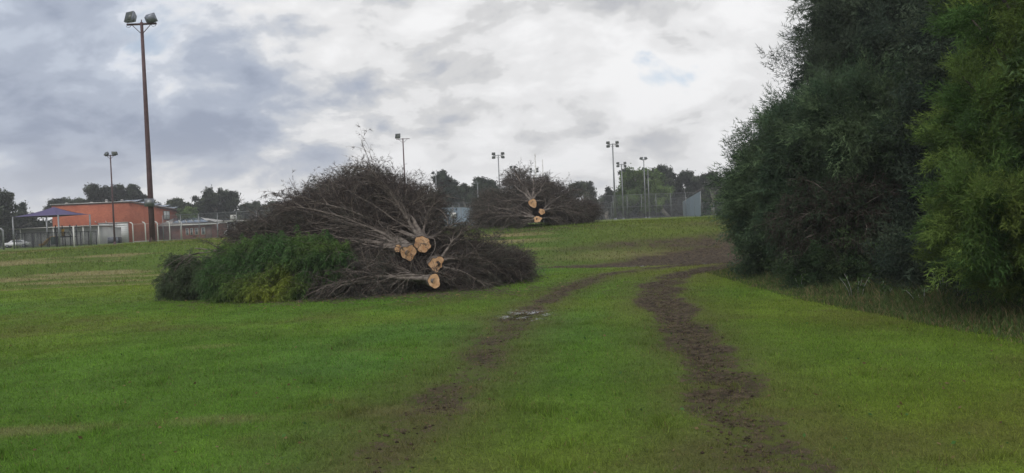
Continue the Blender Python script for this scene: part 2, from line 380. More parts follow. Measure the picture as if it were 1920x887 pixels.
# ------------------------------------------------------------------ grass: real blades
gb = MB()
def blades(y0, y1, dens, hh, ww, keep_mud=.25, xr=None):
    A = .5*1.40*(y1*y1-y0*y0)+2*(y1-y0); n = int(A*dens)
    y = np.sqrt(rng.random(n)*(y1*y1-y0*y0)+y0*y0); hw = .70*y+1
    x = (rng.random(n)*2-1)*hw
    # clumping
    k = rng.random(n) < (.45+.75*fbm(x, y, .16, 11, 2))
    x, y = x[k], y[k]; mm = mud(x, y)
    k = rng.random(len(x)) > sm(mm*1.1)*np.where(y < 14, .78, .90)
    k &= ~((wet(x, y) > .4) & (rng.random(len(x)) < .3))
    x, y, mm = x[k], y[k], mm[k]; n = len(x)
    z = gz(x, y)-.004
    h = hh*(.5+.9*rng.random(n))*(.75+.6*fbm(x, y, .5, 13))*(1+1.3*(vnoise(x, y, .22, 15) > .86)); wd = ww*(.6+.8*rng.random(n))
    th = rng.random(n)*2*math.pi; ln = rng.random(n)*1.3*h
    ph = rng.random(n)*2*math.pi
    p = np.stack([x, y, z], -1); s = np.stack([np.cos(th), np.sin(th), 0*th], -1)*wd[:, None]/2
    tip = p+np.stack([np.cos(ph)*ln, np.sin(ph)*ln, h], -1)
    v = np.stack([p-s, p+s, tip], 1)
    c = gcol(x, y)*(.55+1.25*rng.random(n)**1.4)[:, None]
    strw = rng.random(n) < (.035+.25*dry(x, y)+.18*mm)
    c[strw] = np.array((.24, .19, .085))*(.6+.6*rng.random(strw.sum()))[:, None]
    c = c*(1-.25*mm[:, None])
    gb.add(v.reshape(-1, 3), np.arange(3*n).reshape(-1, 3), np.repeat(c, 3, 0))
blades(3.6, 7.5, 5600, .024, .0048)
blades(7.5, 12, 3000, .025, .0065)
blades(12, 19, 1300, .027, .009)
blades(19, 28, 560, .032, .013)
blades(28, 42, 220, .06, .022)
tag(gb.build('grass', BLADE), 'short mown grass covering the field', None, kind='stuff')
# clods of mud thrown up along the wheel tracks
cm = MB()
oc = np.array([[1, 0, 0], [-1, 0, 0], [0, 1, 0], [0, -1, 0], [0, 0, 1], [0, 0, -1]], float)
of = np.array([[0, 2, 4], [2, 1, 4], [1, 3, 4], [3, 0, 4], [2, 0, 5], [1, 2, 5], [3, 1, 5], [0, 3, 5]])
for (T, n, side) in ((TR, 5200, .8), (TL, 3000, .8), (TB, 900, 1.0)):
    k = rng.integers(0, len(T)-1, n); t = rng.random(n)
    q = T[k]+(T[k+1]-T[k])*t[:, None]
    off = rng.normal(size=(n, 2))*(.5*q[:, 2]*side)[:, None]
    x, y = q[:, 0]+off[:, 0], q[:, 1]+off[:, 1]
    kk = rng.random(n) < mud(x, y)*1.2; x, y = x[kk], y[kk]; n = len(x)
    sz = .003+.016*rng.random(n)**3
    v = oc[None]*(sz[:, None, None]*(.6+.8*rng.random((n, 6, 1))))*np.array([1.2, 1.0, .7])
    v = v+np.stack([x, y, gz(x, y)+sz*.3], -1)[:, None]
    cm.add(v.reshape(-1, 3), (of[None]+(np.arange(n)*6)[:, None, None]).reshape(-1, 3), np.repeat(np.array((.080, .060, .042))*(.3+1.1*rng.random(n))[:, None], 6, 0))
tag(cm.build('mud_clods', TWIG), 'clods of mud along the wheel tracks', None, kind='stuff')

# ------------------------------------------------------------------ leaf sprays
def spray(nb=8, sub=2, wl=.05):
    v = []; f = []
    def blade(a, d, l, w):
        a = np.array(a, float); d = np.array(d, float)/np.linalg.norm(d); s = np.array([-d[2], 0, d[0]])*w
        if np.linalg.norm(s) < 1e-6: s = np.array([w, 0, 0])
        k = len(v); v.extend([a-s*.5, a+s*.5, a+d*l]); f.append([k, k+1, k+2])
    blade((0, 0, 0), (0, .02, 1), 1.0, wl)
    for i in range(nb):
        t = .1+.8*i/nb
        for sgn in (-1, 1):
            l = .5*(1-t*.75)*(.8+.4*random.random()); d = (sgn*.8, .25*(random.random()-.5), .75)
            a = (0, 0, t); blade(a, d, l, wl)
            dn = np.array(d)/np.linalg.norm(d)
            for j in range(sub):
                for s2 in (-1, 1):
                    tt = .25+.6*j/max(1, sub)
                    blade(np.array(a)+dn*l*tt, (dn[0]+s2*.6*dn[2], dn[1]+.3*(random.random()-.5), dn[2]-s2*.6*dn[0]), l*.45, wl*.8)
    v = np.array(v); v[:, 1] += -.18*v[:, 2]**2-.25*v[:, 0]**2
    return v, np.array(f)
SP_MID = spray(6, 1, .075); SP_LOW = spray(4, 0, .16)
def tuft(n, w, spread, seed):
    g = np.random.default_rng(seed); v = []; f = []
    for k in range(n):
        t = g.random()*.9; a = np.array([0, 0, t]); d = unit(np.array([g.normal()*spread, g.normal()*spread*.5, .8])); l = .35+.5*g.random(); e = unit(np.cross(d, g.normal(size=3)))*w
        b0 = len(v); v += [a-e, a+e, a+d*l]; f.append([b0, b0+1, b0+2])
    return np.array(v), np.array(f)
TUFT = tuft(8, .055, .75, 3); TUFTC = tuft(6, .085, .8, 4)
def clump(n, w):
    v = []; f = []
    for k in range(n):
        c = np.random.default_rng(k+50).normal(size=3)*.42; d = unit(np.random.default_rng(k+90).normal(size=3)); e = unit(np.cross(d, [.3, .5, .8]))
        b0 = len(v); v += [c-e*w, c+e*w, c+d*w*2.6]; f.append([b0, b0+1, b0+2])
    return np.array(v), np.array(f)
CLUMP = clump(9, .22)
def sample(blobs, n, shell=.0):
    """points in a union of ellipsoids, shell 0..1 pushes them to the skin"""
    vol = np.array([np.prod(b[1])**(2/3) for b in blobs]); k = rng.choice(len(blobs), n, p=vol/vol.sum())
    C = np.array([b[0] for b in blobs])[k]; R = np.array([b[1] for b in blobs])[k]
    d = unit(rng.normal(size=(n, 3))); r = rng.random(n)**(1/3); r = r*(1-shell)+shell*(.82+.22*rng.random(n))
    return C+d*R*r[:, None], unit(d/R), C, r
def curve(a, b, ta, K=7, sag=0.0):
    """bezier from a leaving along ta, to b ; arrays (n,3)"""
    L_ = np.linalg.norm(b-a, axis=1, keepdims=True)
    c = a+unit(ta)*L_*.45; c[:, 2] += sag*L_[:, 0]
    t = np.linspace(0, 1, K)[None, :, None]
    return (1-t)**2*a[:, None]+2*t*(1-t)*c[:, None]+t*t*b[:, None]
def wob(P, amt):
    n, K, _ = P.shape; w = rng.normal(size=(n, K, 3))*amt; w[:, 0] = 0; return P+np.cumsum(w, 1)*.6
def pick(P, n, t0=.2, t1=1.0):
    k = rng.integers(0, len(P), n); K = P.shape[1]; t = (t0+(t1-t0)*rng.random(n))*(K-1.001); i = t.astype(int); f = (t-i)[:, None]
    a = P[k, i]*(1-f)+P[k, i+1]*f; return a, unit(P[k, i+1]-P[k, i])


# ------------------------------------------------------------------ felled trees
def lobed(n=28, seed=0, depth=.13):
    r = np.random.default_rng(seed); th = np.arange(n)*2*math.pi/n; o = np.ones(n)
    for k in (2, 3, 5, 7): o += depth*r.random()*np.sin(k*th+r.random()*6.28)/(1 if k < 6 else 1.5)
    return o
def felled(label, cut, tip, rad, blobs, seed, ntwig, nleaf, nlimb=26, face=None, green=None, tint=None, limbs=(), group='felled conifer stems', trunk_vis=True, lift=.12, reach=1.0, tsize=(.25, .8)):
    cut = np.array(cut, float); tip = np.array(tip, float)
    o = thing('felled_tree', label, 'felled tree', (cut[0], cut[1], float(hgt(cut[0], cut[1]))), group)
    ax = unit(tip-cut) if face is None else unit(-np.array(face, float))
    K = 12
    P = curve(cut[None], tip[None], ax[None], K, lift)[0]
    P[1:] += np.cumsum(rng.normal(size=(K-1, 3))*.02, 0)
    R = rad*(1-.85*(np.arange(K)/(K-1))**.8)
    R[0] = rad
    ns = 28; lob = lobed(ns, seed)
    P0 = np.concatenate([P[:1], P[:1]+unit(P[1]-P[0])*.05, P[1:]]); R0 = np.concatenate([[rad], [rad], R[1:]])
    bl = np.linspace(1, 0, len(P0))[:, None]**1.5
    prof = 1+(lob[None]-1)*bl
    tb = MB(); tb.tubes(P0[None], R0[None], ns, prof=prof[None]); tr = tb.build('trunk', BARK, o, smooth=True)
    # the sawn end, slightly proud, with a broken sliver or two
    T = unit(P0[1]-P0[0]); T = unit(P0[1]-P0[0])
    ref = np.array([0, 0, 1.]); U = unit(np.cross(ref, T)); W = np.cross(T, U); th = np.arange(ns)*2*math.pi/ns
    rr = rad*lob*.93; rg = np.random.default_rng(seed+5)
    rings = [P0[0]-T*.004]
    vs = [P0[0]-T*(.006)]
    for q, s in enumerate((.35, .7, 1.0)):
        zz = rg.normal(size=ns)*.006*(q < 2)
        vs += list(P0[0][None]-T*.004-T*zz[:, None]+s*rr[:, None]*(np.cos(th)[:, None]*U+np.sin(th)[:, None]*W))
    f3 = [[0, 1+j, 1+(j+1) % ns] for j in range(ns)]
    f4 = [[1+q*ns+j, 1+(q+1)*ns+j, 1+(q+1)*ns+(j+1) % ns, 1+q*ns+(j+1) % ns] for q in range(2) for j in range(ns)]
    cf = MB(); cf.add(np.array(vs), f3); cf.f.append(np.array(f4)); cf.build('cut_face', WOOD, tr)
    # limbs
    tg, nrm, C, r_ = sample(blobs, nlimb, .6)
    tg[:, 2] = np.maximum(tg[:, 2], hgt(tg[:, 0], tg[:, 1])+.08)
    a, ta = pick(P[None], nlimb, .08, .75)
    L1 = wob(curve(a, a+(tg-a)*reach, ta*1.0+unit(tg-a)*.5, 9, .10), .03)
    if len(limbs):
        la = np.array([P[int(t*(K-1))] for t, _ in limbs]); lt = np.array([q for _, q in limbs])
        L1b = wob(curve(la, lt, np.repeat((ax*.6)[None], len(lt), 0)+unit(lt-la), 9, .06), .035)
    lm = MB()
    r0 = rad*(.10+.20*rng.random(nlimb)); tt = np.linspace(0, 1, 9)[None]
    lm.tubes(L1, r0[:, None]*(1-.85*tt), 6)
    allL = L1
    if len(limbs):
        lm.tubes(L1b, (rad*(.24+.22*rng.random((len(limbs), 1))))*(1-.8*tt), 8); allL = np.concatenate([L1, L1b, L1b, L1b])
    nf = 6+nlimb//5
    tg, nrm, C, r_ = sample(blobs, nf*4, 1.0); kf = np.argsort(nrm[:, 1]+rng.random(nf*4)*.6)[:nf]; tg = tg[kf]+nrm[kf]*.12
    tg[:, 2] = np.maximum(tg[:, 2], hgt(tg[:, 0], tg[:, 1])+.12); a, ta = pick(P[None], nf, .08, .4)
    mid_ = unit(tg-a)*np.array([1, .2, 1]); LF_ = wob(curve(a, a+(tg-a)*(.7+.4*rng.random((nf, 1))), mid_+rng.normal(size=(nf, 3))*.35, 9, .12), .06)
    lm.tubes(LF_, (rad*(.07+.20*rng.random(nf)**2))[:, None]*(1-.82*tt), 5)
    nb_ = nf*7; a, ta = pick(LF_, nb_, .2, .95); out = unit(ta+rng.normal(size=(nb_, 3))*np.array([.4, .2, .3])-np.array([0, 0, .25])); ln = .3+.6*rng.random(nb_)
    bb = a+out*ln[:, None]; bb[:, 2] = np.maximum(bb[:, 2]-.1*ln, hgt(bb[:, 0], bb[:, 1])+.03)
    lm.tubes(wob(curve(a, bb, ta+out, 6, .1), .02), (.005+.008*rng.random(nb_))[:, None]*(1-.75*np.linspace(0, 1, 6)[None]), 3)
    # secondary
    n2 = nlimb*11
    a, ta = pick(allL, n2, .15, .98); out = unit(ta*1.0+rng.normal(size=(n2, 3))*.55); ln = (.5+1.1*rng.random(n2))*(.4 if green is not None else .8); out = unit(out-np.array([0, 0, .2]))
    bb = a+out*ln[:, None]; bb[:, 2] -= .15*ln; bb[:, 2] = np.maximum(bb[:, 2], hgt(bb[:, 0], bb[:, 1])+.03)
    L2 = wob(curve(a, bb, ta+out, 7, .08), .025)
    lm.tubes(L2, (.007+.012*rng.random(n2))[:, None]*(1-.75*np.linspace(0, 1, 7)[None]), 4)
    lm.build('limbs', BARK, o, smooth=True)
    # twigs : a third grow from the branches, the rest fill the crown
    tw = MB()
    na = ntwig//5; a1, t1 = pick(L2, na, .2, 1); 
    a2, nr, C, r_ = sample(blobs, ntwig-na, .12)
    t2 = unit(unit(a2-cut)*1.1+nr*.5+rng.normal(size=a2.shape)*.35)
    a = np.concatenate([a1, a2]); ta = np.concatenate([unit(t1+rng.normal(size=t1.shape)*.5), t2])
    n = len(a); ln = tsize[0]+(tsize[1]-tsize[0])*rng.random(n)**1.6
    bb = a+unit(ta+rng.normal(size=ta.shape)*.22)*ln[:, None]; bb[:, 2] -= .28*ln*rng.random(n)
    gzv = hgt(bb[:, 0], bb[:, 1])+.02; bb[:, 2] = np.maximum(bb[:, 2], gzv); a[:, 2] = np.maximum(a[:, 2], hgt(a[:, 0], a[:, 1])+.02)
    L3 = wob(curve(a, bb, ta, 5, .12), .012)
    g0 = .7+.8*rng.random(n); bc = np.array((.120, .096, .084))
    pale = rng.random(n) < .10; cc = bc*g0[:, None]; cc[pale] = np.array((.26, .225, .195))
    tw.tubes(L3, (.0022+.0035*rng.random(n))[:, None]*np.linspace(1.1, .35, 5)[None], 3, col=cc)
    tw.build('twigs', TWIG, o)
    # fine needle foliage on twigs
    fo = MB()
    a, ta = pick(L3, nleaf, .15, 1); d = unit(ta*.8+rng.normal(size=a.shape)*.5+np.array([0, 0, -.25]))
    nz = 3; q = 1+(rng.random(nleaf)-.5)*.5
    if green is None:
        c = np.array((.084, .074, .070))*(.55+.9*rng.random(nleaf))[:, None]
        gi = fbm(a[:, 0]+a[:, 1], a[:, 2]*2, .8, seed)[:, None]
        c = c*(.75+.5*gi)+np.array((-.004, .006, -.004))*(gi > .55)
    else: c = green(a)*(.6+.8*rng.random(nleaf))[:, None]
    T_, tr_ = (spray(4, 0, .10) if green is None else TUFT)
    if green is not None: d = unit(d*.55+np.array([0, -.25, -.75]))
    if green is None:
        T_ = np.array([[-.05, 0, 0], [.05, 0, 0], [.05, 0, 1], [0, 0, .2], [.09, 0, .25], [.4, .1, .9], [-.09, 0, .3], [0, 0, .25], [-.45, -.1, .8]]); tr_ = np.arange(9).reshape(3, 3)
        sz = .07+.10*rng.random(nleaf)
    else: sz = .07+.09*rng.random(nleaf)
    stamp(fo, T_, tr_, a, d, sz, c)
    fo.build('foliage', LEAF, o)
    return o
def B(px, py, D, rx, ry, rz): return (at(px, py, D), np.array([rx, ry, rz]))
GR1 = 'felled trees in the near pile'; GR2 = 'felled trees in the far pile'
felled('largest bare felled tree, its sawn end the topmost in the near pile', at(792, 458, 19.2), at(690, 318, 22.6), .215,
       [B(690, 398, 22.3, 1.45, 1.4, 1.22), B(745, 405, 22.6, 1.1, 1.3, 1.0), B(802, 408, 22.6, .42, 1.0, .92), B(640, 385, 22.6, .8, 1.0, .75)], 1, 13000, 66000, 34, face=(.1, -1, -.05),
       limbs=[(.1, at(694, 318, 20.4)), (.1, at(700, 335, 20.6)), (.1, at(845, 428, 19.8)), (.1, at(602, 372, 20.1)), (.1, at(806, 390, 20.4)), (.1, at(745, 370, 20.6))], group=GR1, lift=.02)
felled('felled tree with a wide split sawn end, second from left in the near pile', at(766, 474, 18.9), at(560, 378, 21.4), .20,
       [B(620, 415, 21.5, 1.15, 1.1, .85), B(575, 412, 21.3, .7, .9, .45), B(680, 440, 20.8, 1.0, .9, .6)], 2, 9000, 42000, 24, face=(.15, -1, -.1),
       limbs=[(.1, at(515, 385, 19.9)), (.1, at(560, 392, 19.7)), (.1, at(600, 425, 19.8)), (.05, at(540, 440, 20)), (.2, at(650, 450, 19.4))], group=GR1, lift=.04)
felled('thin felled stem with a small oval sawn end, leftmost cut of the near pile', at(747, 466, 18.95), at(545, 420, 20.6), .10,
       [B(560, 432, 20.4, .95, .9, .42), B(500, 440, 20.2, .9, .8, .28)], 3, 3800, 20000, 14, face=(-.1, -1, -.1),
       limbs=[(.1, at(430, 448, 19.3)), (.1, at(480, 430, 19.7)), (.3, at(350, 476, 19.0))], group=GR1, lift=.05, tsize=(.2, .6))
felled('felled tree of the near pile whose bare crown lies low toward the muddy tracks', at(818, 495, 18.8), at(935, 478, 22.3), .185,
       [B(880, 495, 20.6, 1.05, 1.0, .38), B(932, 497, 21.4, .70, .9, .36), B(835, 485, 21.2, .6, .9, .40), B(965, 500, 22.4, .26, .6, .20)], 4, 9000, 46000, 22, face=(.45, -1, -.05),
       limbs=[(.05, at(900, 490, 19.6)), (.05, at(960, 495, 20.3)), (.1, at(880, 470, 19.8)), (.0, at(875, 432, 19.6)), (.0, at(870, 515, 19.0))], group=GR1, lift=.02)
felled('lowest felled tree of the near pile with a hollow split sawn end on the grass', at(814, 527, 18.1), at(640, 520, 20.3), .165,
       [B(720, 515, 19.3, 1.2, .8, .42), B(640, 530, 18.8, .55, .6, .20), B(790, 500, 20, .7, .7, .5), B(850, 520, 19.3, .6, .6, .2)], 5, 8500, 40000, 22, face=(.3, -1, .05),
       limbs=[(.05, at(640, 535, 18.0)), (.1, at(610, 548, 17.7)), (.1, at(680, 495, 18.4)), (.1, at(650, 510, 18.2)), (.2, at(600, 530, 18.2))], group=GR1, lift=.0)
def greenc(a):
    g0 = fbm(a[:, 0]*1.0, a[:, 2]*1.6, .7, 5)[:, None]; c0 = np.array((.085, .165, .055)); c1 = np.array((.29, .34, .055)); c2 = np.array((.095, .118, .070))
    k = sm((a[:, 0:1]+7.2)/1.6)*sm((-4.0-a[:, 0:1])/1.5)*sm((1.3-a[:, 2:3])/1.1)
    c = c0+(c1-c0)*np.clip(k*(.1+1.3*g0)*.8+(g0-.5)*.9, 0, 1); l = sm((-7.2-a[:, 0:1])/.8)*.8; return c+(c2-c)*l
felled('felled crown still covered in green foliage, left of the bare stems in the near pile', at(705, 505, 19.4), at(420, 540, 18.9), .12,
       [B(565, 500, 18.7, 1.3, .65, .62), B(460, 518, 18.9, 1.0, .65, .45), B(520, 478, 19.0, 1.05, .6, .40), B(385, 527, 19.6, .55, .5, .28), B(365, 505, 19.8, .28, .35, .26), B(625, 495, 18.9, .6, .5, .40), B(340, 528, 19.7, .3, .35, .26), B(500, 535, 18.4, .9, .5, .26), B(430, 500, 19.1, .4, .4, .25), B(600, 470, 19.0, .5, .4, .28), B(345, 495, 19.8, .2, .2, .22), B(545, 550, 18.1, .35, .3, .18)], 6, 6000, 75000, 22,
       green=greenc, face=(.9, -.4, 0), limbs=[(.3, at(360, 470, 19.3)), (.2, at(350, 485, 19))], group=GR1, lift=.0, tsize=(.12, .5))
felled('felled tree with a star shaped sawn end, topmost in the far pile beside the courts', at(999, 381, 37.0), at(970, 322, 41), .215,
       [B(972, 362, 40.5, .85, 1.2, 1.18), B(1000, 375, 40.5, .9, 1.2, .85), B(1018, 352, 41, .45, .8, .55)], 7, 6500, 36000, 30, face=(.05, -1, -.05),
       limbs=[(.05, at(965, 345, 39)), (.1, at(1003, 330, 39.4)), (.05, at(985, 350, 38.6)), (.1, at(1020, 345, 39.2)), (.1, at(950, 378, 38.2))], group=GR2, lift=.02)
felled('felled tree with the smallest sawn end, on the right side of the far pile', at(1016, 397, 36.9), at(1090, 385, 41), .15,
       [B(1040, 378, 40.6, .75, 1.2, .92), B(1085, 396, 40, 1.0, 1.2, .58), B(1050, 395, 39.4, .9, 1.0, .6)], 8, 7000, 38000, 24, face=(.15, -1, 0),
       limbs=[(.05, at(1070, 385, 38.6)), (.1, at(1090, 400, 38.2)), (.1, at(1085, 355, 40.6))], group=GR2, lift=.02)
felled('lowest felled tree of the far pile, sawn end on the crest of the bank', at(1008, 411, 36.4), at(910, 400, 40), .175,
       [B(925, 388, 39.8, .95, 1.2, .70), B(950, 400, 39, 1.3, 1.0, .5), B(915, 405, 38.6, .65, .9, .42)], 9, 7500, 40000, 26, face=(.0, -1, 0),
       limbs=[(.05, at(905, 398, 38)), (.05, at(930, 405, 37.3)), (.1, at(900, 385, 38.5)), (.05, at(960, 418, 37.2)), (.1, at(1050, 413, 38))], group=GR2, lift=.0)

# twigs, bark and sawdust chips dropped on the grass round the piles
dm = MB(); n = 2600
k = rng.random(n) < .6; cx = np.where(k, -2.6, 1.0); cy = np.where(k, 18.0, 35.4)
x = cx+rng.normal(size=n)*np.where(k, 2.3, 1.8); y = cy+rng.normal(size=n)*np.where(k, .75, .6); th = rng.random(n)*6.28; ln = .04+.30*rng.random(n)**3
a = np.stack([x, y, gz(x, y)+.012], -1); e = np.stack([np.cos(th), np.sin(th), .25*rng.random(n)], -1)*ln[:, None]
cc = np.array((.13, .10, .08))*(.6+.8*rng.random(n))[:, None]; ch = rng.random(n) < .05; cc[ch] = (.38, .25, .14); ln[ch] = .05; e[ch] = unit(e[ch])*.06
dm.tubes(np.stack([a, a+e*.5+np.array([0, 0, .012]), a+e], 1), np.where(ch, .008, .003+.003*rng.random(n))[:, None]*np.array([[1, .8, .5]]), 3, col=cc)
tag(dm.build('twig_litter', TWIG), 'broken twigs and wood chips scattered on the grass around the piles', None, kind='stuff')
# dead leaves and small weeds in the turf near the camera
dm = MB(); n = 900
y = 4.2+15*rng.random(n)**1.3; x = (rng.random(n)*2-1)*.75*y; LT0 = np.array([[0, 0, 0], [.30, .06, .5], [0, .12, 1], [-.30, .06, .5]])
dd = rng.normal(size=(n, 3)); dd[:, 2] = np.abs(dd[:, 2])*.4; cc = np.where((rng.random(n) < .6)[:, None], np.array((.20, .15, .07)), np.array((.07, .16, .04)))*(.5+.8*rng.random(n))[:, None]
stamp(dm, LT0, np.array([[0, 1, 2], [0, 2, 3]]), np.stack([x, y, gz(x, y)+.014], -1), dd, .018+.03*rng.random(n)**2, cc)
tag(dm.build('leaf_litter', BLADE), 'small dead leaves and lawn weeds among the grass', None, kind='stuff')

# ------------------------------------------------------------------ standing trees
def tree(name, label, base, top, tr_r, blobs, cols, tmpl, nplume, per, psize, ssize, barkm=None, group=None, limbn=14, inner=.16, stretch=2.3, droop=0.0, cat='tree', dirj=.45):
    base = np.array(base, float); o = thing(name, label, cat, base, group)
    barkm = barkm or BARKD
    t = np.linspace(0, 1, 8)[:, None]; P = base+(np.array(top)-base)*t; P[1:-1] += rng.normal(size=(6, 3))*tr_r*.5; P[0, 2] -= .15
    tb = MB(); tb.path(P, tr_r*np.linspace(1.25, .25, 8), 9)
    tg, nr, C, _ = sample(blobs, limbn, .5)
    a = P[np.clip((1+6*rng.random(limbn)).astype(int), 0, 7)]
    a = np.array([P[np.argmin(np.abs(P[:, 2]-(q[2]*.6+base[2]*.4)))] for q in tg])
    L1 = wob(curve(a, tg, unit(tg-a)+np.array([0, 0, .3]), 7, .05), .03*psize)
    tb.tubes(L1, (tr_r*(.22+.2*rng.random(limbn)))[:, None]*(1-.8*np.linspace(0, 1, 7)[None]), 5)
    tb.build('trunk', barkm, o, smooth=True)
    pc, nr, C, _ = sample(blobs, nplume, 1-inner)
    pc[:, 2] = np.maximum(pc[:, 2], base[2]+.12)
    pd = unit(nr+np.array([0, 0, .15-droop])+rng.normal(size=nr.shape)*.25)
    pb = .55+.85*rng.random(nplume); hue = rng.random(nplume)[:, None]
    ps = psize*(.6+.8*rng.random(nplume))
    n = nplume*per; k = np.repeat(np.arange(nplume), per)
    u = unit(rng.normal(size=(n, 3)))*(rng.random(n)**.45)[:, None]
    al = (u*pd[k]).sum(1, keepdims=True)
    pos = pc[k]+ps[k, None]*(u*.62+pd[k]*al*(stretch-.62))
    kz = pos[:, 2] > hgt(pos[:, 0], pos[:, 1])+.02; pos = pos[kz]; k = k[kz]; u = u[kz]; n = len(k)
    pos[:, 2] -= .28*ps[k]*np.maximum(al[kz][:, 0], 0)**2
    d = unit(pd[k]*1.0+u*.7+rng.normal(size=u.shape)*dirj+np.array([0, 0, -droop]))
    c0, c1 = np.array(cols[0]), np.array(cols[1])
    c = (c0+(c1-c0)*hue[k]**1.3)*(pb[k]*(.65+.7*rng.random(n)))[:, None]
    fm = MB(); stamp(fm, tmpl[0], tmpl[1], pos, d, ssize*(.6+.8*rng.random(n)), c)
    fm.build('crown', LEAF, o)
    return o
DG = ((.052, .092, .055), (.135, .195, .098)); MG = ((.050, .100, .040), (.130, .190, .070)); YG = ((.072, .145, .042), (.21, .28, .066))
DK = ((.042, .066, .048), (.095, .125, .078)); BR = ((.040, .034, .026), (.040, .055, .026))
def tb_(px, D): return foot(px, D)
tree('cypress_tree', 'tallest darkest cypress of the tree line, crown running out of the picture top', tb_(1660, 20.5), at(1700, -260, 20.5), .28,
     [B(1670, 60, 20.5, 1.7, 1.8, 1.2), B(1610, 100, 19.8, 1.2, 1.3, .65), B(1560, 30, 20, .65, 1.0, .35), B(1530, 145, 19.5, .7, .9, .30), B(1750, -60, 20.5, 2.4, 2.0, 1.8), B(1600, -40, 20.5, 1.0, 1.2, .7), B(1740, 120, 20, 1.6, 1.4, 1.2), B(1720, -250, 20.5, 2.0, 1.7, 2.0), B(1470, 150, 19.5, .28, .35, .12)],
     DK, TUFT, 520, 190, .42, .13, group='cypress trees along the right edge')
tree('cypress_tree', 'dark green spreading cypress at the left end of the tree line', tb_(1520, 19.5), at(1560, 190, 19.3), .22,
     [B(1565, 255, 18.8, 1.4, 1.3, .75), B(1490, 300, 19, .95, 1.2, .7), B(1445, 350, 19.5, .75, 1.0, .62), B(1425, 400, 19.8, .65, .9, .38), B(1500, 375, 19, 1.1, 1.2, .7), B(1470, 222, 19.5, .35, .5, .22)],
     DG, TUFT, 480, 190, .38, .12, group='cypress trees along the right edge', droop=.1)
tree('cypress_tree', 'mid green cypress behind the brown dead branches, rounded crown below the tall dark tree', tb_(1680, 17), at(1680, 160, 17), .20,
     [B(1640, 225, 17, 1.35, 1.2, .75), B(1720, 260, 16.5, 1.1, 1.0, .9), B(1600, 290, 17.5, 1.1, 1.1, .5), B(1700, 380, 17.2, 1.2, 1.0, .9), B(1560, 400, 17.8, .9, 1.0, .8)],
     ((.050, .090, .050), (.140, .200, .100)), TUFT, 420, 180, .36, .115, group='cypress trees along the right edge', droop=.1)
tree('cypress_tree', 'bright yellow green cypress nearest the camera at the right edge', tb_(1960, 10.3), at(1960, -180, 10.6), .16,
     [B(1890, 170, 10.9, .85, .8, .68), B(1850, 250, 10.8, .55, .6, .48), B(1900, 20, 11, .72, .8, .5), B(1960, -100, 11, 1.0, .9, .8), B(1870, 400, 10.2, .72, .7, .35), B(1840, 360, 10, .45, .5, .17), B(1930, 330, 10.4, .75, .8, .5), B(1890, 470, 10.2, .6, .7, .35), B(2050, 200, 10.6, 1.1, 1.0, 1.5), B(1930, 520, 10.4, .4, .5, .25)],
     YG, TUFT, 430, 230, .25, .085, group='cypress trees along the right edge', stretch=1.9)
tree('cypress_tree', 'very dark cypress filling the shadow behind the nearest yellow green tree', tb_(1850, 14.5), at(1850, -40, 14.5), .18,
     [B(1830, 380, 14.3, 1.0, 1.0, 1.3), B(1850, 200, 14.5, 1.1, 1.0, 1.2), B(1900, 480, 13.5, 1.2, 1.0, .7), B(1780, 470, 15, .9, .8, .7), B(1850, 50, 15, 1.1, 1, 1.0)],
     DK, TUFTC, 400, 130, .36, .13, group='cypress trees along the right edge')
tree('cypress_tree', 'broad dark cypress at the back of the tree line, seen only through gaps', tb_(1760, 25), at(1760, -200, 25), .3,
     [B(1760, 0, 25, 3.4, 2.5, 3.4), B(1650, 330, 25, 3.3, 2.2, 2.2), B(1900, 300, 24, 3.4, 2.5, 3.2), B(1560, 430, 24, 1.8, 1.5, .9), B(2000, 50, 24, 3, 2.5, 4)],
     DK, SP_LOW, 700, 40, .62, .40, group='cypress trees along the right edge')
# outside the frame, so that the row carries on
tree('cypress_tree', 'green cypress standing just outside the right edge of the frame', foot(2300, 9), foot(2300, 9)+np.array([0, 0, 7]), .2,
     [(foot(2300, 9)+np.array([0, 0, 2.5]), np.array([1.6, 1.5, 2.3])), (foot(2300, 9)+np.array([0, 0, 5.5]), np.array([1.1, 1.1, 1.8]))],
     MG, TUFTC, 420, 150, .34, .12, group='cypress trees along the right edge')
# shrubs at the foot of the row
tree('shrub', 'dark rounded shrub at the corner of the tree line beside the muddy turn', tb_(1455, 18.6), at(1465, 445, 18.6), .05,
     [B(1465, 462, 18.6, .62, .6, .5), B(1440, 485, 18.8, .35, .4, .22), B(1405, 445, 19.5, .35, .4, .16)], DG, TUFTC, 130, 90, .24, .12, group='shrubs under the tree line', cat='shrub', inner=.4)
tree('shrub', 'dense dark green shrub under the dead branches', tb_(1570, 15.8), at(1570, 470, 15.8), .05,
     [B(1575, 490, 15.8, .85, .6, .45), B(1530, 505, 16, .55, .5, .35), B(1640, 500, 15.6, .6, .5, .4)], ((.048, .088, .042), (.12, .18, .075)), TUFTC, 190, 90, .22, .10, group='shrubs under the tree line', cat='shrub', inner=.4)
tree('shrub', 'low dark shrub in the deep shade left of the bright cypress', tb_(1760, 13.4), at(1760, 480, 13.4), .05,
     [B(1750, 500, 13.4, .7, .6, .45), B(1830, 530, 12.8, .6, .5, .35), B(1900, 560, 11.8, .5, .5, .25)], DK, TUFTC, 190, 90, .22, .10, group='shrubs under the tree line', cat='shrub', inner=.4)
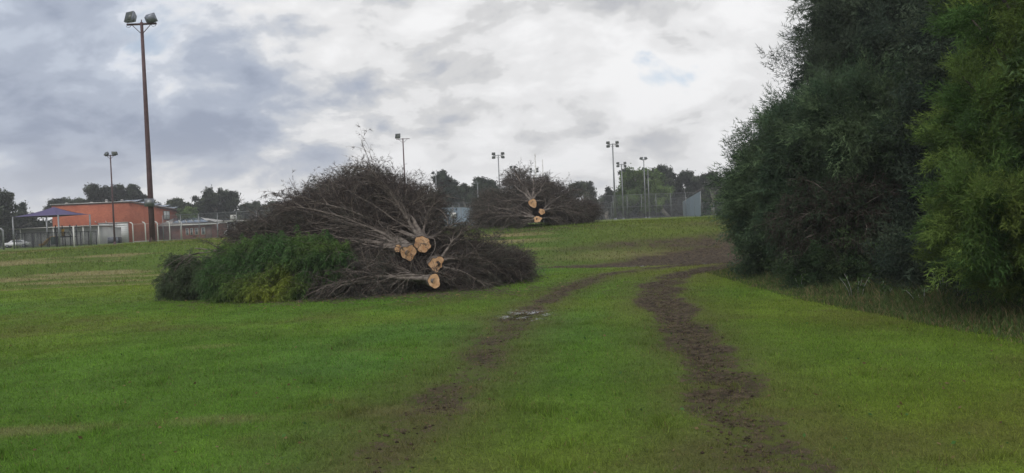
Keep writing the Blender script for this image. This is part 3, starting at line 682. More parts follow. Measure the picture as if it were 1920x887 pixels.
# brown dead boughs hanging in front of the row
o = felled('broken cypress bough with dead brown twigs hanging between the tree line and the shrubs', at(1690, 470, 16.6), at(1520, 385, 16.2), .07,
       [B(1600, 415, 16.2, 1.25, .6, .62), B(1650, 460, 16, .9, .5, .5), B(1530, 420, 16.6, .6, .5, .45)], 12, 2300, 34000, 12, green=lambda a: np.where(rng.random((len(a), 1)) < .45, np.array((.060, .048, .040)), np.array((.050, .075, .042))), face=(1, .3, -.4),
       limbs=[(.2, at(1500, 395, 15.7)), (.1, at(1520, 430, 15.6)), (.3, at(1510, 345, 16)), (.3, at(1640, 350, 15.9)), (.1, at(1580, 450, 15.5))], group=None, lift=.2)
o.name = 'dead_bough'; o['category'] = 'dead branch'

# weeds and long grass along the foot of the tree line
wm = MB()
EDG = np.array([ground(px, py)[:2] for px, py in ((1385, 508), (1440, 520), (1500, 535), (1580, 553), (1680, 570), (1780, 585), (1930, 612), (2200, 660))])
n = 60000; k = rng.integers(0, len(EDG)-1, n); q = EDG[k]+(EDG[k+1]-EDG[k])*rng.random((n, 1))
dv = unit(EDG[k+1]-EDG[k]); nv = np.stack([-dv[:, 1], dv[:, 0]], -1); nv *= np.sign(nv[:, 0:1])
off = rng.gamma(1.8, .6, n)-1.05; x, y = q[:, 0]+nv[:, 0]*off, q[:, 1]+nv[:, 1]*off
kk = rng.random(n) < (.25+1.1*fbm(x, y, .7, 141)); x, y, off = x[kk], y[kk], off[kk]; n = len(x)
h = (.10+.34*rng.random(n)**1.8)*np.clip(.65+off*.7, .22, 1.25)*(.6+.8*fbm(x, y, .6, 143)); th = rng.random(n)*6.28; ph = rng.random(n)*6.28
p = np.stack([x, y, gz(x, y)-.01], -1); s = np.stack([np.cos(th), np.sin(th), 0*th], -1)*(.004+.004*rng.random(n))[:, None]
mid = p+np.stack([np.cos(ph)*h*.12, np.sin(ph)*h*.12, h*.6], -1); tip = p+np.stack([np.cos(ph)*h*.5, np.sin(ph)*h*.5, h*.95], -1)
v = np.stack([p-s, p+s, mid+s*.7, mid-s*.7, tip], 1)
c = np.array((.085, .135, .040))*(.5+.9*rng.random(n))[:, None]; st = rng.random(n) < .30; c[st] = np.array((.24, .20, .10))*(.5+.7*rng.random(st.sum()))[:, None]
ix = np.arange(n)[:, None]*5
wm.add(v.reshape(-1, 3), ix+np.array([[0, 1, 2]]), np.repeat(c, 5, 0)); wm.f += [ix+np.array([[0, 2, 3]]), ix+np.array([[3, 2, 4]])]
tag(wm.build('weeds', BLADE), 'long grass and weeds along the foot of the tree line', None, kind='stuff')
# broad leaved weeds one can tell apart
wl = [((1770, 556), .55, 'tall pale green weed standing beside the bright cypress'), ((1795, 560), .5, 'tall leafy weed right beside the tallest pale weed'), ((1822, 553), .6, 'upright weed with narrow leaves against the dark shade'),
      ((1730, 560), .35, 'low bushy weed left of the tall pale weeds'), ((1905, 575), .45, 'grey green weed at the right edge of the picture'), ((1606, 545), .4, 'small leafy weed below the dense dark shrub'), ((1500, 530), .4, 'weed tuft at the left end of the weeds'), ((1660, 552), .35, 'weed halfway along the foot of the tree line')]
LT = np.array([[0, 0, 0], [.16, .02, .45], [0, .06, 1], [-.16, .02, .45]]); LF = np.array([[0, 1, 2], [0, 2, 3]])
for (px, py), hh, lab in wl:
    g = ground(px, py+14); base = np.array([g[0], g[1], float(gz(g[0], g[1]))]); o = thing('weed_plant', lab, 'weed', base, 'tall weeds at the tree line')
    ms, ml = MB(), MB()
    for s_ in range(5):
        d = rng.normal(size=2)*.12; tp = base+np.array([d[0], d[1], hh*(.6+.5*rng.random())]); st = base+np.array([d[0], d[1], 0])*.4
        P = curve(st[None], tp[None], np.array([[0, 0, 1.]]), 6)[0]; ms.path(P, np.linspace(.005, .002, 6), 5)
        m = 22; a, ta = pick(P[None], m, .02, 1); dd = unit(rng.normal(size=(m, 3))+np.array([0, 0, .5]))
        stamp(ml, LT, LF, a, dd, .06+.07*rng.random(m), np.array((.075, .13, .045))*(.6+.7*rng.random(m))[:, None])
    ms.build('stem', LEAF, o); ml.build('leaves', LEAF, o)

# far trees
EU = ((.050, .065, .040), (.095, .115, .065)); EUD = ((.032, .044, .028), (.065, .082, .046)); DEC = ((.080, .135, .045), (.155, .220, .070)); PN = ((.030, .046, .029), (.060, .080, .045))
FG = 'distant trees beyond the courts'
far = [  # label, trunk px, D, blobs(px,py,rx px,rz px), colours
 ('dark tree cut by the left edge of the picture', -6, 95, [(-8, 385, 22, 30), (0, 420, 18, 26), (-30, 400, 30, 40)], EUD),
 ('pointed pine behind the left of the purple shade sail', 45, 120, [(46, 398, 9, 14), (44, 418, 17, 16), (45, 440, 24, 16)], PN),
 ('bushy dark tree under the left corner of the shade sail', 12, 110, [(14, 430, 20, 22), (28, 412, 9, 8), (68, 420, 14, 14), (72, 440, 22, 18)], EUD),
 ('flat crowned gum just above the peak of the shade sail', 112, 135, [(112, 386, 22, 8), (96, 390, 12, 7), (130, 389, 12, 7)], EUD),
 ('bare topped grey tree left of the tall gums behind the hall', 155, 130, [(155, 382, 9, 7), (150, 390, 9, 7)], EU),
 ('round headed gum behind the hall, left one of the pair', 178, 130, [(178, 364, 12, 17), (186, 376, 14, 12)], EUD),
 ('wide headed gum behind the hall beside the thin brown pole', 225, 130, [(212, 362, 18, 14), (238, 362, 20, 15), (226, 374, 32, 12), (252, 368, 12, 10)], EUD),
 ('low dark tree behind the solar panels of the hall', 275, 132, [(268, 378, 14, 8), (290, 384, 12, 6)], EUD),
 ('rounded grey green tree right of the hall roof', 338, 128, [(335, 388, 18, 12), (352, 396, 16, 14), (325, 396, 12, 10)], EU),
 ('light yellow green bush beside the low solar roof', 352, 118, [(353, 402, 12, 6), (348, 408, 12, 7)], DEC),
 ('large domed gum above the low brick building', 402, 130, [(384, 374, 18, 14), (405, 368, 18, 15), (428, 374, 16, 12), (405, 388, 34, 14), (440, 380, 8, 5), (390, 402, 30, 12)], EUD),
 ('open gum with sky gaps right of the domed gum', 470, 140, [(455, 394, 12, 8), (472, 388, 14, 9), (484, 398, 16, 12), (462, 408, 22, 10)], EU),
 ('small gum at the left end of the near pile', 505, 140, [(500, 392, 12, 9), (516, 388, 9, 7), (510, 404, 18, 12)], EU),
 ('dark gum just left of the near pile crest', 545, 138, [(540, 392, 16, 11), (560, 384, 12, 9), (548, 408, 26, 12)], EUD),
 ('tall pine right of the near pile behind the court light', 838, 125, [(826, 336, 10, 12), (838, 348, 16, 14), (850, 362, 14, 14), (836, 372, 24, 14)], PN),
 ('small gum between the two tall pines', 872, 128, [(870, 358, 12, 10), (880, 374, 16, 14), (862, 378, 16, 12)], EU),
 ('domed pine left of the far pile', 904, 125, [(902, 335, 13, 11), (906, 352, 20, 14), (896, 370, 18, 16), (922, 366, 16, 18)], PN),
 ('pale open gum right of the far pile', 1092, 135, [(1082, 354, 12, 7), (1096, 352, 12, 6), (1104, 362, 10, 7), (1080, 366, 10, 6)], EU),
 ('low dark tree between the far pile and the tallest court light', 1140, 132, [(1128, 380, 16, 14), (1146, 362, 12, 9), (1150, 378, 18, 16), (1112, 384, 12, 10)], EUD),
 ('broad light green leafy tree behind the pair of court lights', 1205, 118, [(1190, 335, 24, 16), (1225, 336, 22, 16), (1208, 352, 40, 18), (1180, 360, 26, 18), (1235, 362, 26, 18), (1205, 376, 50, 16)], DEC),
 ('dark gum rising behind the right of the light green tree', 1256, 134, [(1240, 326, 20, 12), (1256, 340, 18, 16), (1264, 360, 14, 22), (1178, 326, 14, 9)], EUD),
 ('gum with layered crown beside the blue screened fence', 1296, 130, [(1288, 332, 12, 9), (1302, 342, 18, 10), (1290, 360, 18, 16), (1315, 362, 22, 18)], EUD),
 ('dark gum half hidden by the right hand cypress row', 1340, 125, [(1332, 338, 14, 10), (1345, 352, 26, 16), (1350, 375, 30, 18)], EUD),
]
for lab, tx, D, bl, cols in far:
    bs = [B(px, py, D+rng.normal()*1.5, rx*D/F, max(rx, rz)*D/F*.9, rz*D/F) for px, py, rx, rz in bl]
    top = max(bs, key=lambda q: q[0][2])[0]
    area = sum(b_[1][0]*b_[1][2] for b_ in bs)
    npl = int(16+6.5*area)
    tree('pine_tree' if cols is PN else ('leafy_tree' if cols is DEC else 'gum_tree'), lab, foot(tx, D), top, .30 if area > 4 else .2, bs, cols, CLUMP, npl, 34, .62, .42, BARKP, FG, 10, .35, 1.1, dirj=1.0)
# a continuous belt of scrub behind everything
wm = MB(); n = 42000
x = -150+330*rng.random(n); y = 150+18*rng.random(n)
hh = 1.6+3.6*fbm(x, y*0+3, 14, 161)+1.5*fbm(x, y*0, 4, 163); z = 1.3+hh*rng.random(n)**.8
stamp(wm, *CLUMP, np.stack([x, y, z], -1), rng.normal(size=(n, 3)), .5+.5*rng.random(n), np.array((.030, .037, .026))*(.6+.7*rng.random(n))[:, None])
tag(wm.build('distant_woodland', LEAF), 'belt of distant woodland behind the courts', None, kind='stuff')

# ------------------------------------------------------------------ light poles
def lamp_head(o, c, w, h, d, yaw, pitch, body=GREYM, back=False):
    """floodlight: tapered housing, glass, bracket"""
    q = Matrix.Rotation(yaw, 3, 'Z') @ Matrix.Rotation(pitch, 3, 'X'); q = np.array(q); c = np.array(c, float)
    f = np.array([[-w/2, 0, -h/2], [w/2, 0, -h/2], [w/2, 0, h/2], [-w/2, 0, h/2], [-w/2, d*.3, -h/2], [w/2, d*.3, -h/2], [w/2, d*.3, h/2], [-w/2, d*.3, h/2], [-w*.3, d, -h*.28], [w*.3, d, -h*.28], [w*.3, d, h*.28], [-w*.3, d, h*.28]])
    mb = MB().add(f @ q.T+c, [[0, 1, 2, 3], [0, 4, 5, 1], [1, 5, 6, 2], [2, 6, 7, 3], [3, 7, 4, 0], [4, 8, 9, 5], [5, 9, 10, 6], [6, 10, 11, 7], [7, 11, 8, 4], [8, 11, 10, 9]])
    fl = mb.build('floodlight', body, o)
    g = np.array([[-w*.45, -.004, -h*.45], [w*.45, -.004, -h*.45], [w*.45, -.004, h*.45], [-w*.45, -.004, h*.45], [-w*.45, -.012, -h*.45], [w*.45, -.012, -h*.45], [w*.45, -.012, h*.45], [-w*.45, -.012, h*.45]])
    MB().add(g @ q.T+c, [[0, 3, 2, 1], [4, 5, 6, 7], [0, 1, 5, 4], [1, 2, 6, 5], [2, 3, 7, 6], [3, 0, 4, 7]]).build('lens', GLASS, fl)
    br = MB(); yk = []
    for s in (-1, 1):
        a = q @ np.array([s*(w/2+.015), d*.3, 0])+c; e = c+np.array([s*w*.2*math.cos(yaw), s*w*.2*math.sin(yaw), -h*.62]); m = q @ np.array([s*(w/2+.015), d*.2, -h*.42])+c
        yk.append([a, m, e])
    br.path(yk[0]+yk[1][::-1], .012+.006*w, 5)
    br.build('bracket', body, fl)
def pole(label, px, D, ytop, kind, pm, r=.09, group='floodlight poles around the courts', foot_py=430, arm=1.0, ls=.4, pt=None):
    b0 = foot(px, D, foot_py); tp = at(px if pt is None else pt, ytop, D); H = tp[2]; x = b0[0]
    o = thing('light_pole', label, 'light pole', b0, group)
    P = np.array([b0-[0, 0, .2], [x, D, (b0[2]+H)/2], [x, D, H]]); MB().path(P, [r, r*.8, r*.55], 10).build('pole', pm, o, smooth=False)
    MB().path([b0-[0, 0, .05], b0+[0, 0, .02], b0+[0, 0, .03], b0+[0, 0, .22]], [r*2, r*2, r*1.35, r*1.05], 8).build('base_flange', pm, o)
    if kind == 'plain':
        MB().path([[x, D, H], [x, D, H+.05]], [r*.7, r*.4], 8).build('cap', pm, o); return o
    z = H-.08
    MB().box((x, D, z), (arm, .07, .07)).build('crossarm', pm, o)
    for s in (-1, 1): MB().bar((x+s*arm*.32, D-.02, z-.03), (x+s*r*.5, D-.02, z-arm*.28), .018).build('brace', pm, o)
    if kind == 'quad':
        for s in (-1, 1):
            for dz in (-1, 1): lamp_head(o, (x+s*arm*.46, D-.05, z+dz*ls*.62), ls*1.15, ls*.85, ls*.5, s*.25, -.25, DARKM)
    elif kind == 'double':
        for s in (-1, 1): lamp_head(o, (x+s*arm*.42, D-.02, z+ls*.55), ls*1.2, ls*.8, ls*.6, s*.7, -.55, GREYM)
    elif kind == 'single': lamp_head(o, (x-arm*.38, D-.02, z+ls*.65), ls*1.05, ls*.95, ls*.6, -.3, -.3, GREYM)
    return o
# the tall near pole
b0 = foot(285.5, 46, 455); tp = at(266.5, 42, 46); x = (b0[0]+tp[0])/2; D = 46; H = tp[2]; b0[0] = x
o = thing('light_pole', 'tallest rusty brown floodlight pole at the left with two large lamps and a grey box', 'light pole', b0, 'floodlight poles around the courts')
dy = .0
MB().path([b0-[0, 0, .2], [x, D, 5], [x, D, 10], [x, D, H]], [.17, .15, .115, .085], 12).build('pole', RUST, o)
fl = MB(); fl.path([b0-[0, 0, .1], b0+[0, 0, .04]], [.34, .34], 4).path([b0+[0, 0, .03], b0+[0, 0, .40]], [.26, .17], 4); fl.build('base_flange', RUST, o)
zb = at(283, 380, 46)[2]; bx = MB().box((x+.02, D-.22, zb), (.50, .24, .46)); bxo = bx.build('switch_box', GREYM, o); MB().box((x+.02, D-.345, zb), (.42, .01, .38)).build('door', GALV, bxo)
z = H-.10
MB().box((x, D, z), (1.75, .10, .10)).path([[x, D, H], [x, D, H+.16]], .03, 6).build('crossarm', RUST, o)
for s in (-1, 1): MB().bar((x+s*.55, D-.03, z-.05), (x+s*.06, D-.03, z-.55), .022).build('brace', RUST, o)
for s in (-1, 1): MB().path([(x+s*.55, D-.06, z-.05), (x+s*.70, D-.1, z-.20), (x+s*.86, D-.1, z-.16), (x+s*.84, D-.06, z+.03)], .014, 5).build('cable', DARKM, o)
lamp_head(o, (x-.70, D-.12, z+.46), .62, .62, .40, -.45, -.30, GREYM)
lamp_head(o, (x+.66, D+.05, z+.36), .62, .52, .42, 2.6, -.45, GREYM)

pole('thin brown light pole with two lamps standing before the orange hall', 214, 72, 290, 'double', RUST, .09, arm=1.0, ls=.42)
pole('dark light pole rising behind the near pile with one lamp on its crossarm', 763, 95, 259, 'single', RUST, .12, arm=1.65, ls=.62)
pole('pale light pole with two lamps right of the near pile', 821.5, 112, 325, 'double', GALV, .10, arm=1.0, ls=.42)
pole('pale pole with one dim lamp left of the far pile', 899, 105, 342, 'single', GALV, .09, arm=.55, ls=.3)
pole('tall light pole with four dark lamps above the left of the far pile', 940, 100, 290, 'quad', GALV, .11, arm=1.3, ls=.38, pt=937)
pole('small light pole with two lamps just above the top of the far pile', 967, 125, 314, 'double', GALV, .09, arm=.9, ls=.42)
pole('light pole with four lamps behind the right of the far pile', 1006, 130, 318, 'quad', GALV, .09, arm=1.2, ls=.36)
pole('tallest light pole right of the far pile with four dark lamps', 1155, 88, 269, 'quad', GALV, .12, arm=1.15, ls=.33, pt=1151)
pole('shorter light pole with four dark lamps beside the tallest one', 1170, 108, 307, 'quad', GALV, .11, arm=1.1, ls=.33)
pole('light pole with two pale lamps before the light green tree', 1212, 112, 298, 'double', GALV, .10, arm=.85, ls=.42)
pole('plain pale pole without lamps before the light green tree', 1219, 105, 319, 'plain', GALV, .08)
pole('small light pole with two lamps over the left arm of the near pile', 591, 125, 339, 'double', GALV, .08, arm=.8, ls=.36)
for lab, px, yt in (('left taller white goal post above the far pile', 1009, 288), ('right shorter white goal post above the far pile', 1022.5, 299)):
    b0 = foot(px, 118); o = thing('goal_post', lab, 'goal post', b0, 'goal posts behind the far pile'); t_ = at(px-2, yt, 118)[2]
    MB().path([b0, [b0[0], 118, t_]], [.12, .07], 8).build('post', PALE, o)
    MB().path([b0, b0+[0, 0, 1.8]], [.26, .26], 8).build('padding', GREYM, o)

# ------------------------------------------------------------------ fences
def fence(label, pts, D0, top0, D1, top1, posts, r=.026, mat=None, pm=GALV, midrail=False, group=None, crank=False, fixh=None):
    """fence running between two photo columns with its own depth at each end"""
    a = foot(pts[0], D0); b = foot(pts[1], D1); za = at(pts[0], top0, D0)[2]; zb = at(pts[1], top1, D1)[2]
    o = thing('wire_fence', label, 'fence', a, group); n = posts
    for i in range(n):
        t = i/(n-1); p = a+(b-a)*t; p[2] = float(hgt(p[0], p[1])); zt = za+(zb-za)*t
        mb = MB(); pp = [p-[0, 0, .1], [p[0], p[1], zt]]
        if crank: pp += [[p[0]-.14, p[1], zt+.14], [p[0]-.32, p[1], zt+.20]]
        mb.path(pp, r*1.3, 6); mb.build('post', pm, o)
    MB().bar((a[0], a[1]-.02, za-.02), (b[0], b[1]-.02, zb-.02), r*(.25 if crank else .8)).build('rail', pm, o)
    if midrail: MB().bar((a[0], a[1]-.02, (za*.5+a[2]*.5)), (b[0], b[1]-.02, (zb*.5+b[2]*.5)), r*.7).build('rail', pm, o)
    MB().bar((a[0], a[1]-.02, a[2]+.12), (b[0], b[1]-.02, b[2]+.12), r*.6).build('rail', pm, o)
    w_ = MB(); w_.add([[a[0], a[1]+.05, a[2]], [b[0], b[1]+.05, b[2]], [b[0], b[1]+.05, zb], [a[0], a[1]+.05, za]], [[0, 1, 2, 3]]); w_.build('wire_mesh', mat or CHAIN, o)
    return o
fence('tall wire court fence running from the orange hall behind the basketball hoop', (306, 560), 84, 404, 76, 391, 8)
fence('tall wire court fence behind the near pile and the far pile', (560, 905), 112, 388, 100, 379, 10)
fence('blue screened court fence between the two piles', (800, 900), 96, 389, 92, 388, 7, mat=SCREEN)
fence('high wire court fence with three rails right of the far pile', (1100, 1316), 104, 368, 98, 360, 9, midrail=True)
fence('wire court fence further back behind the right light poles', (1120, 1290), 120, 380, 118, 370, 7)
fence('blue grey screened fence end that climbs beside the tree line', (1282, 1316), 118, 378, 74, 358, 5, mat=SCREEN)
fence('low wire fence between the blue screen and the cypress row', (1318, 1420), 76, 380, 60, 378, 5)
fence('wire fence with white cranked posts along the side of the hall', (249, 340), 92, 420, 96, 417, 5, .05, None, PALE, crank=True)
fence('dark mesh fence round the playground', (30, 180), 74, 437, 76, 433, 11, .03, CHAIND, DARKM)
fence('wire fence with cranked posts at the far left edge', (-60, 5), 64, 436, 64, 432, 4, .06, None, GALV, crank=True)
b0 = foot(139.5, 60, 465); o = thing('boundary_post', 'short white post standing alone on the grass before the playground', 'post', b0)
MB().path([b0-[0, 0, .1], b0+[0, 0, 1.62]], .055, 10).build('shaft', PALE, o); MB().path([b0+[0, 0, 1.62], b0+[0, 0, 1.66]], [.06, .02], 10).build('cap', PALE, o)

def hoop(label, px, D, cy, w, facing=1):
    b0 = foot(px, D); c = at(px, cy, D); o = thing('basketball_hoop', label, 'basketball hoop', b0, 'basketball hoops on the courts')
    MB().path([b0+[.0, .9, -.1], b0+[0, .9, 2.3], [c[0], D+.35, c[2]-.2], [c[0], D+.05, c[2]]], .06, 8).build('pole', GALV, o)
    bd = MB().box(c, (w, .04, w*.85)).build('backboard', PALE, o)
    fr = MB()
    for (dx, dz, sx, sz) in ((0, -.24, .5, .04), (0, .1, .5, .04), (-.23, -.07, .04, .3), (.23, -.07, .04, .3)): fr.box(c+[dx*w, -.025, dz*w], (sx*w, .008, sz*w))
    fr.build('target_square', GREYM, bd)
    th = np.linspace(0, 2*math.pi, 13); MB().path(np.stack([c[0]+.22*np.cos(th), D-.27+.22*np.sin(th), 0*th+c[2]-.28*w], -1), .02, 5).build('rim', RUST, o)
hoop('basketball hoop with white backboard behind the left wire fence', 438, 80, 408, .66)
hoop('basketball hoop before the blue screened fence between the piles', 850, 88, 403, .60)

# ------------------------------------------------------------------ orange hall
def wallmat(name, c1, c2, brick=False, scale=.6):
    m, nt, b = newmat(name); t = nt.nodes.new('ShaderNodeTexCoord')
    n = noise(nt, t.outputs['Object'], scale, 6, .6)
    c = mixc(nt, ramp(nt, n, [(.3, 0.0), (.7, 1.0)]), tuple(c1), tuple(c2))
    if brick:
        bt = nt.nodes.new('ShaderNodeTexBrick'); bt.inputs['Scale'].default_value = 1.0
        bt.inputs['Brick Width'].default_value = .23; bt.inputs['Row Height'].default_value = .086; bt.inputs['Mortar Size'].default_value = .006
        bt.inputs['Color1'].default_value = (1, 1, 1, 1); bt.inputs['Color2'].default_value = (.7, .7, .7, 1); bt.inputs['Mortar'].default_value = (1.3, 1.3, 1.2, 1)
        sx = nt.nodes.new('ShaderNodeSeparateXYZ'); nt.links.new(t.outputs['Object'], sx.inputs[0]); cx = nt.nodes.new('ShaderNodeCombineXYZ')
        nt.links.new(mathn(nt, 'ADD', sx.outputs[0], sx.outputs[1]), cx.inputs[0]); nt.links.new(sx.outputs[2], cx.inputs[1]); nt.links.new(cx.outputs[0], bt.inputs['Vector'])
        c = mixc(nt, 1.0, c, bt.outputs[0], 'MULTIPLY')
    nt.links.new(c, b.inputs['Base Color']); b.inputs['Roughness'].default_value = .85; b.inputs['Specular IOR Level'].default_value = .2; return m
ORANGE = wallmat('orange_render', (.33, .095, .055), (.42, .135, .075), True); BRICK = wallmat('red_brick', (.22, .085, .065), (.30, .12, .09), True)
CREAM = wallmat('cream_board', (.36, .36, .37), (.46, .46, .46)); WHITE = flat('white_roller', (.60, .62, .62), .5, 0, .08, 1)
METAL = flat('pale_roof_sheet', (.45, .44, .43), .45, .3, .15, 2); EAVE = flat('brown_eave', (.14, .09, .075), .6)
PANEL = flat('solar_panel', (.14, .18, .24), .12, .1, .1, 2, 0, .8)
D = 105; zb = 1.15
cr = at(241, 380, D); lf_ = at(97, 388, D); ztop = cr[2]; xr, xl = cr[0], lf_[0]; depth = 17; zback = ztop-1.0
o = thing('sports_hall', 'large orange hall with a sloping roof and white doors behind the playground', 'building', (xr, D, zb))
def prism(x0, x1, y0, y1, z0, zf, zk):
    return [[x0, y0, z0], [x1, y0, z0], [x1, y1, z0], [x0, y1, z0], [x0, y0, zf], [x1, y0, zf], [x1, y1, zk], [x0, y1, zk]], [[0, 3, 2, 1], [4, 5, 6, 7], [0, 1, 5, 4], [1, 2, 6, 5], [2, 3, 7, 6], [3, 0, 4, 7]]
MB().add(*prism(xl, xr, D, D+depth, zb-.3, ztop, zback)).build('wall', ORANGE, o)
rf = MB().add(*prism(xl-.2, xr+.45, D-.02, D+depth+.4, ztop+.01, ztop+.15, zback+.15))
rf = MB(); v, f = prism(xl-.15, xr+.4, D-.12, D+depth+.3, 0, 0, 0); v = np.array(v)
for q in range(8):
    base_ = ztop+(zback-ztop)*((v[q, 1]-D)/depth); v[q, 2] = base_+(.015 if q < 4 else .2)
rf.add(v, f); rfo = rf.build('roof', EAVE, o)
MB().box(((xl+xr)/2, D-.16, ztop+.16), (xr-xl+.3, .05, .10)).build('flashing', METAL, rfo)
for k in range(5):
    y0 = D+1.5+k*3.0; zz = ztop+(zback-ztop)*((y0-D)/depth)+.25
    MB().add([[xr-3.0, y0, zz], [xr+.1, y0, zz], [xr+.1, y0+2.4, zz+.38], [xr-3.0, y0+2.4, zz+.38], [xr-3.0, y0, zz-.04], [xr+.1, y0, zz-.04], [xr+.1, y0+2.4, zz+.34], [xr-3.0, y0+2.4, zz+.34]], [[0, 1, 2, 3], [7, 6, 5, 4], [0, 4, 5, 1], [1, 5, 6, 2], [2, 6, 7, 3], [3, 7, 4, 0]]).build('solar_panel', PANEL, rfo)
for px, h_ in ((125, .35), (172, .3), (200, .55), (229, .45)):
    p = at(px, 383, D+2); MB().path([[p[0], D+2, ztop-.2], [p[0], D+2, ztop+h_]], .16, 8).path([[p[0], D+2, ztop+h_], [p[0], D+2, ztop+h_+.12]], [.26, .1], 8).build('roof_vent', METAL, rfo)
for x0_, x1_, in ((187, 206), (221, 241)):
    a_, b_ = at(x0_+.5, 440, D)[0], at(x1_-.5, 440, D)[0]; zt = at(215, 419.5, D)[2]
    dr = MB(); dr.box(((a_+b_)/2, D-.05, (zb+zt)/2), (b_-a_, .08, zt-zb))
    dd = dr.build('door', WHITE, o); sl_ = MB()
    for q in range(9): sl_.box(((a_+b_)/2, D-.10, zb+.15+q*(zt-zb-.2)/9), (b_-a_-.1, .012, .03))
    sl_.build('door_rib', CREAM, dd)
a_, b_ = at(187, 440, D)[0], at(241, 440, D)[0]; zt = at(215, 419, D)[2]
MB().box(((a_+b_)/2, D-.035, (zb+zt)/2-.01), (b_-a_+.1, .06, zt-zb+.10)).build('door_surround', CREAM, o)
MB().box(((a_+b_)/2, D-.10, zt+.09), (b_-a_+.2, .16, .10)).build('lintel', METAL, o)
aw = MB(); ac_ = at(200, 425, D); aw.add([[ac_[0]-.8, D-.08, ac_[2]+.1], [ac_[0]+.8, D-.08, ac_[2]+.1], [ac_[0]+.8, D-1.1, ac_[2]-.15], [ac_[0]-.8, D-1.1, ac_[2]-.15], [ac_[0]-.8, D-.08, ac_[2]+.05], [ac_[0]+.8, D-.08, ac_[2]+.05], [ac_[0]+.8, D-1.1, ac_[2]-.2], [ac_[0]-.8, D-1.1, ac_[2]-.2]], [[0, 3, 2, 1], [4, 5, 6, 7], [3, 7, 6, 2], [0, 4, 7, 3], [1, 2, 6, 5]]); aw.build('awning', EAVE, o)
zw = at(311, 404, 117)[2]
wf = MB().box((xr+.03, D+11.3, zw), (.07, 2.1, 1.35)).build('window', EAVE, o)
for yy in (10.8, 11.8): MB().box((xr+.075, D+yy, zw), (.02, .85, 1.2)).build('pane', WHITE, wf)
pz = at(170, 416, D)[2]
for px in (179, 199): p = at(px, 416, D-.3); MB().path([[p[0], D-.1, p[2]-.1], [p[0], D-.35, p[2]], [p[0], D-.35, p[2]+.18]], .07, 6).build('wall_lamp', PALE, o)
# low brick wing with solar roof
D2 = 113; x0, x1 = at(306, 430, D2)[0], at(400, 430, D2)[0]; ze = at(360, 420.5, D2)[2]
o = thing('brick_building', 'low red brick building with a pale solar roof right of the orange hall', 'building', (x0, D2, zb))
MB().add(*prism(x0, x1-.4, D2, D2+8, zb-.3, ze, ze)).build('wall', BRICK, o)
zr = at(350, 408.5, D2+5)[2]; r0, r1, r2, r3 = at(318, 420, D2-.7)[0], at(411, 420, D2-.7)[0], at(325, 409, D2+5)[0], at(374, 409, D2+5)[0]
r0 = x0-.4
MB().add([[r0, D2-.7, ze+.02], [r1, D2-.7, ze+.02], [r3, D2+5, zr], [r2, D2+5, zr], [r1, D2+9, ze+.02], [r0, D2+9, ze+.02]], [[0, 1, 2, 3], [1, 4, 2, 2], [4, 5, 3, 2], [5, 0, 3, 3], [0, 5, 4, 1]][:1]+[[0, 5, 4, 1], [4, 5, 3, 2]]).add([[r1, D2-.7, ze+.02], [r1, D2+9, ze+.02], [r3, D2+5, zr], [r0, D2-.7, ze+.02], [r0, D2+9, ze+.02], [r2, D2+5, zr]], [[0, 1, 2], [4, 3, 5]]).build('roof', METAL, o)
MB().box(((r0+r1)/2, D2-.73, ze-.06), (r1-r0, .06, .16)).build('fascia', PALE, o)
n_ = 5
for k in range(n_):
    u0, u1 = (k+.06)/n_, (k+.94)/n_; f0, f1 = .18, .9
    def rp(u, f): xa = (at(322, 420, D2-.7)[0]*(1-u)+at(396, 420, D2-.7)[0]*u); xb = r2*(1-u)+r3*u; return np.array([xa+(xb-xa)*f, D2-.7+5.7*f, ze+.02+(zr-ze)*f+.07])
    q = np.array([rp(u0, f0), rp(u1, f0), rp(u1, f1), rp(u0, f1)]); MB().add(np.concatenate([q, q-[0, 0, .05]]), [[0, 1, 2, 3], [7, 6, 5, 4], [0, 4, 5, 1], [1, 5, 6, 2], [2, 6, 7, 3], [3, 7, 4, 0]]).build('solar_panel', PANEL, o)
for a_, b_ in ((349, 353), (357, 361), (366, 371), (378, 384)):
    xa, xb = at(a_, 430, D2)[0], at(b_, 430, D2)[0]; f = MB().box(((xa+xb)/2, D2-.03, 2.35), (xb-xa+.1, .06, 1.0)).build('window', PALE, o); MB().box(((xa+xb)/2, D2-.07, 2.35), (xb-xa-.05, .02, .85)).build('pane', WINDOW, f)
MB().box((at(391, 430, D2)[0], D2-.03, 2.1), (.9, .06, 1.9)).build('door', EAVE, o)
p = at(338, 430, D2-.75)[0]; MB().path([[p, D2-.6, zb-.2], [p, D2-.6, ze]], .06, 8).build('downpipe', PALE, o)
# cream shed
D3 = 97; xa, xb = at(37, 440, D3)[0], at(186, 440, D3)[0]; ze = at(110, 427, D3)[2]
o = thing('long_shed', 'long low cream shed with a thin white roof edge behind the shade sail', 'building', (xa, D3, zb))
MB().add(*prism(xa, xb, D3, D3+5.5, zb-.3, ze-.1, ze-.2)).build('wall', CREAM, o)
xe = at(12, 430, D3-1)[0]; v, f = prism(xe, xb+.3, D3-1.0, D3+6, ze, ze+.12, ze+.05); MB().add(v, f).build('roof', METAL, o)
for px in (44, 52, 66, 76, 88): p = at(px, 440, D3-.1)[0]; MB().box((p, D3-.04, zb+.85), (.75 if px in (52, 76) else .12, .06, 1.75)).build('door' if px in (52, 76) else 'wall_batten', PALE if px not in (52, 76) else CREAM, o)
for px in (38, 100, 156, 185): p = at(px, 440, D3-.9)[0]; MB().path([[p, D3-.85, zb-.1], [p, D3-.85, ze]], .06, 6).build('veranda_post', PALE, o)
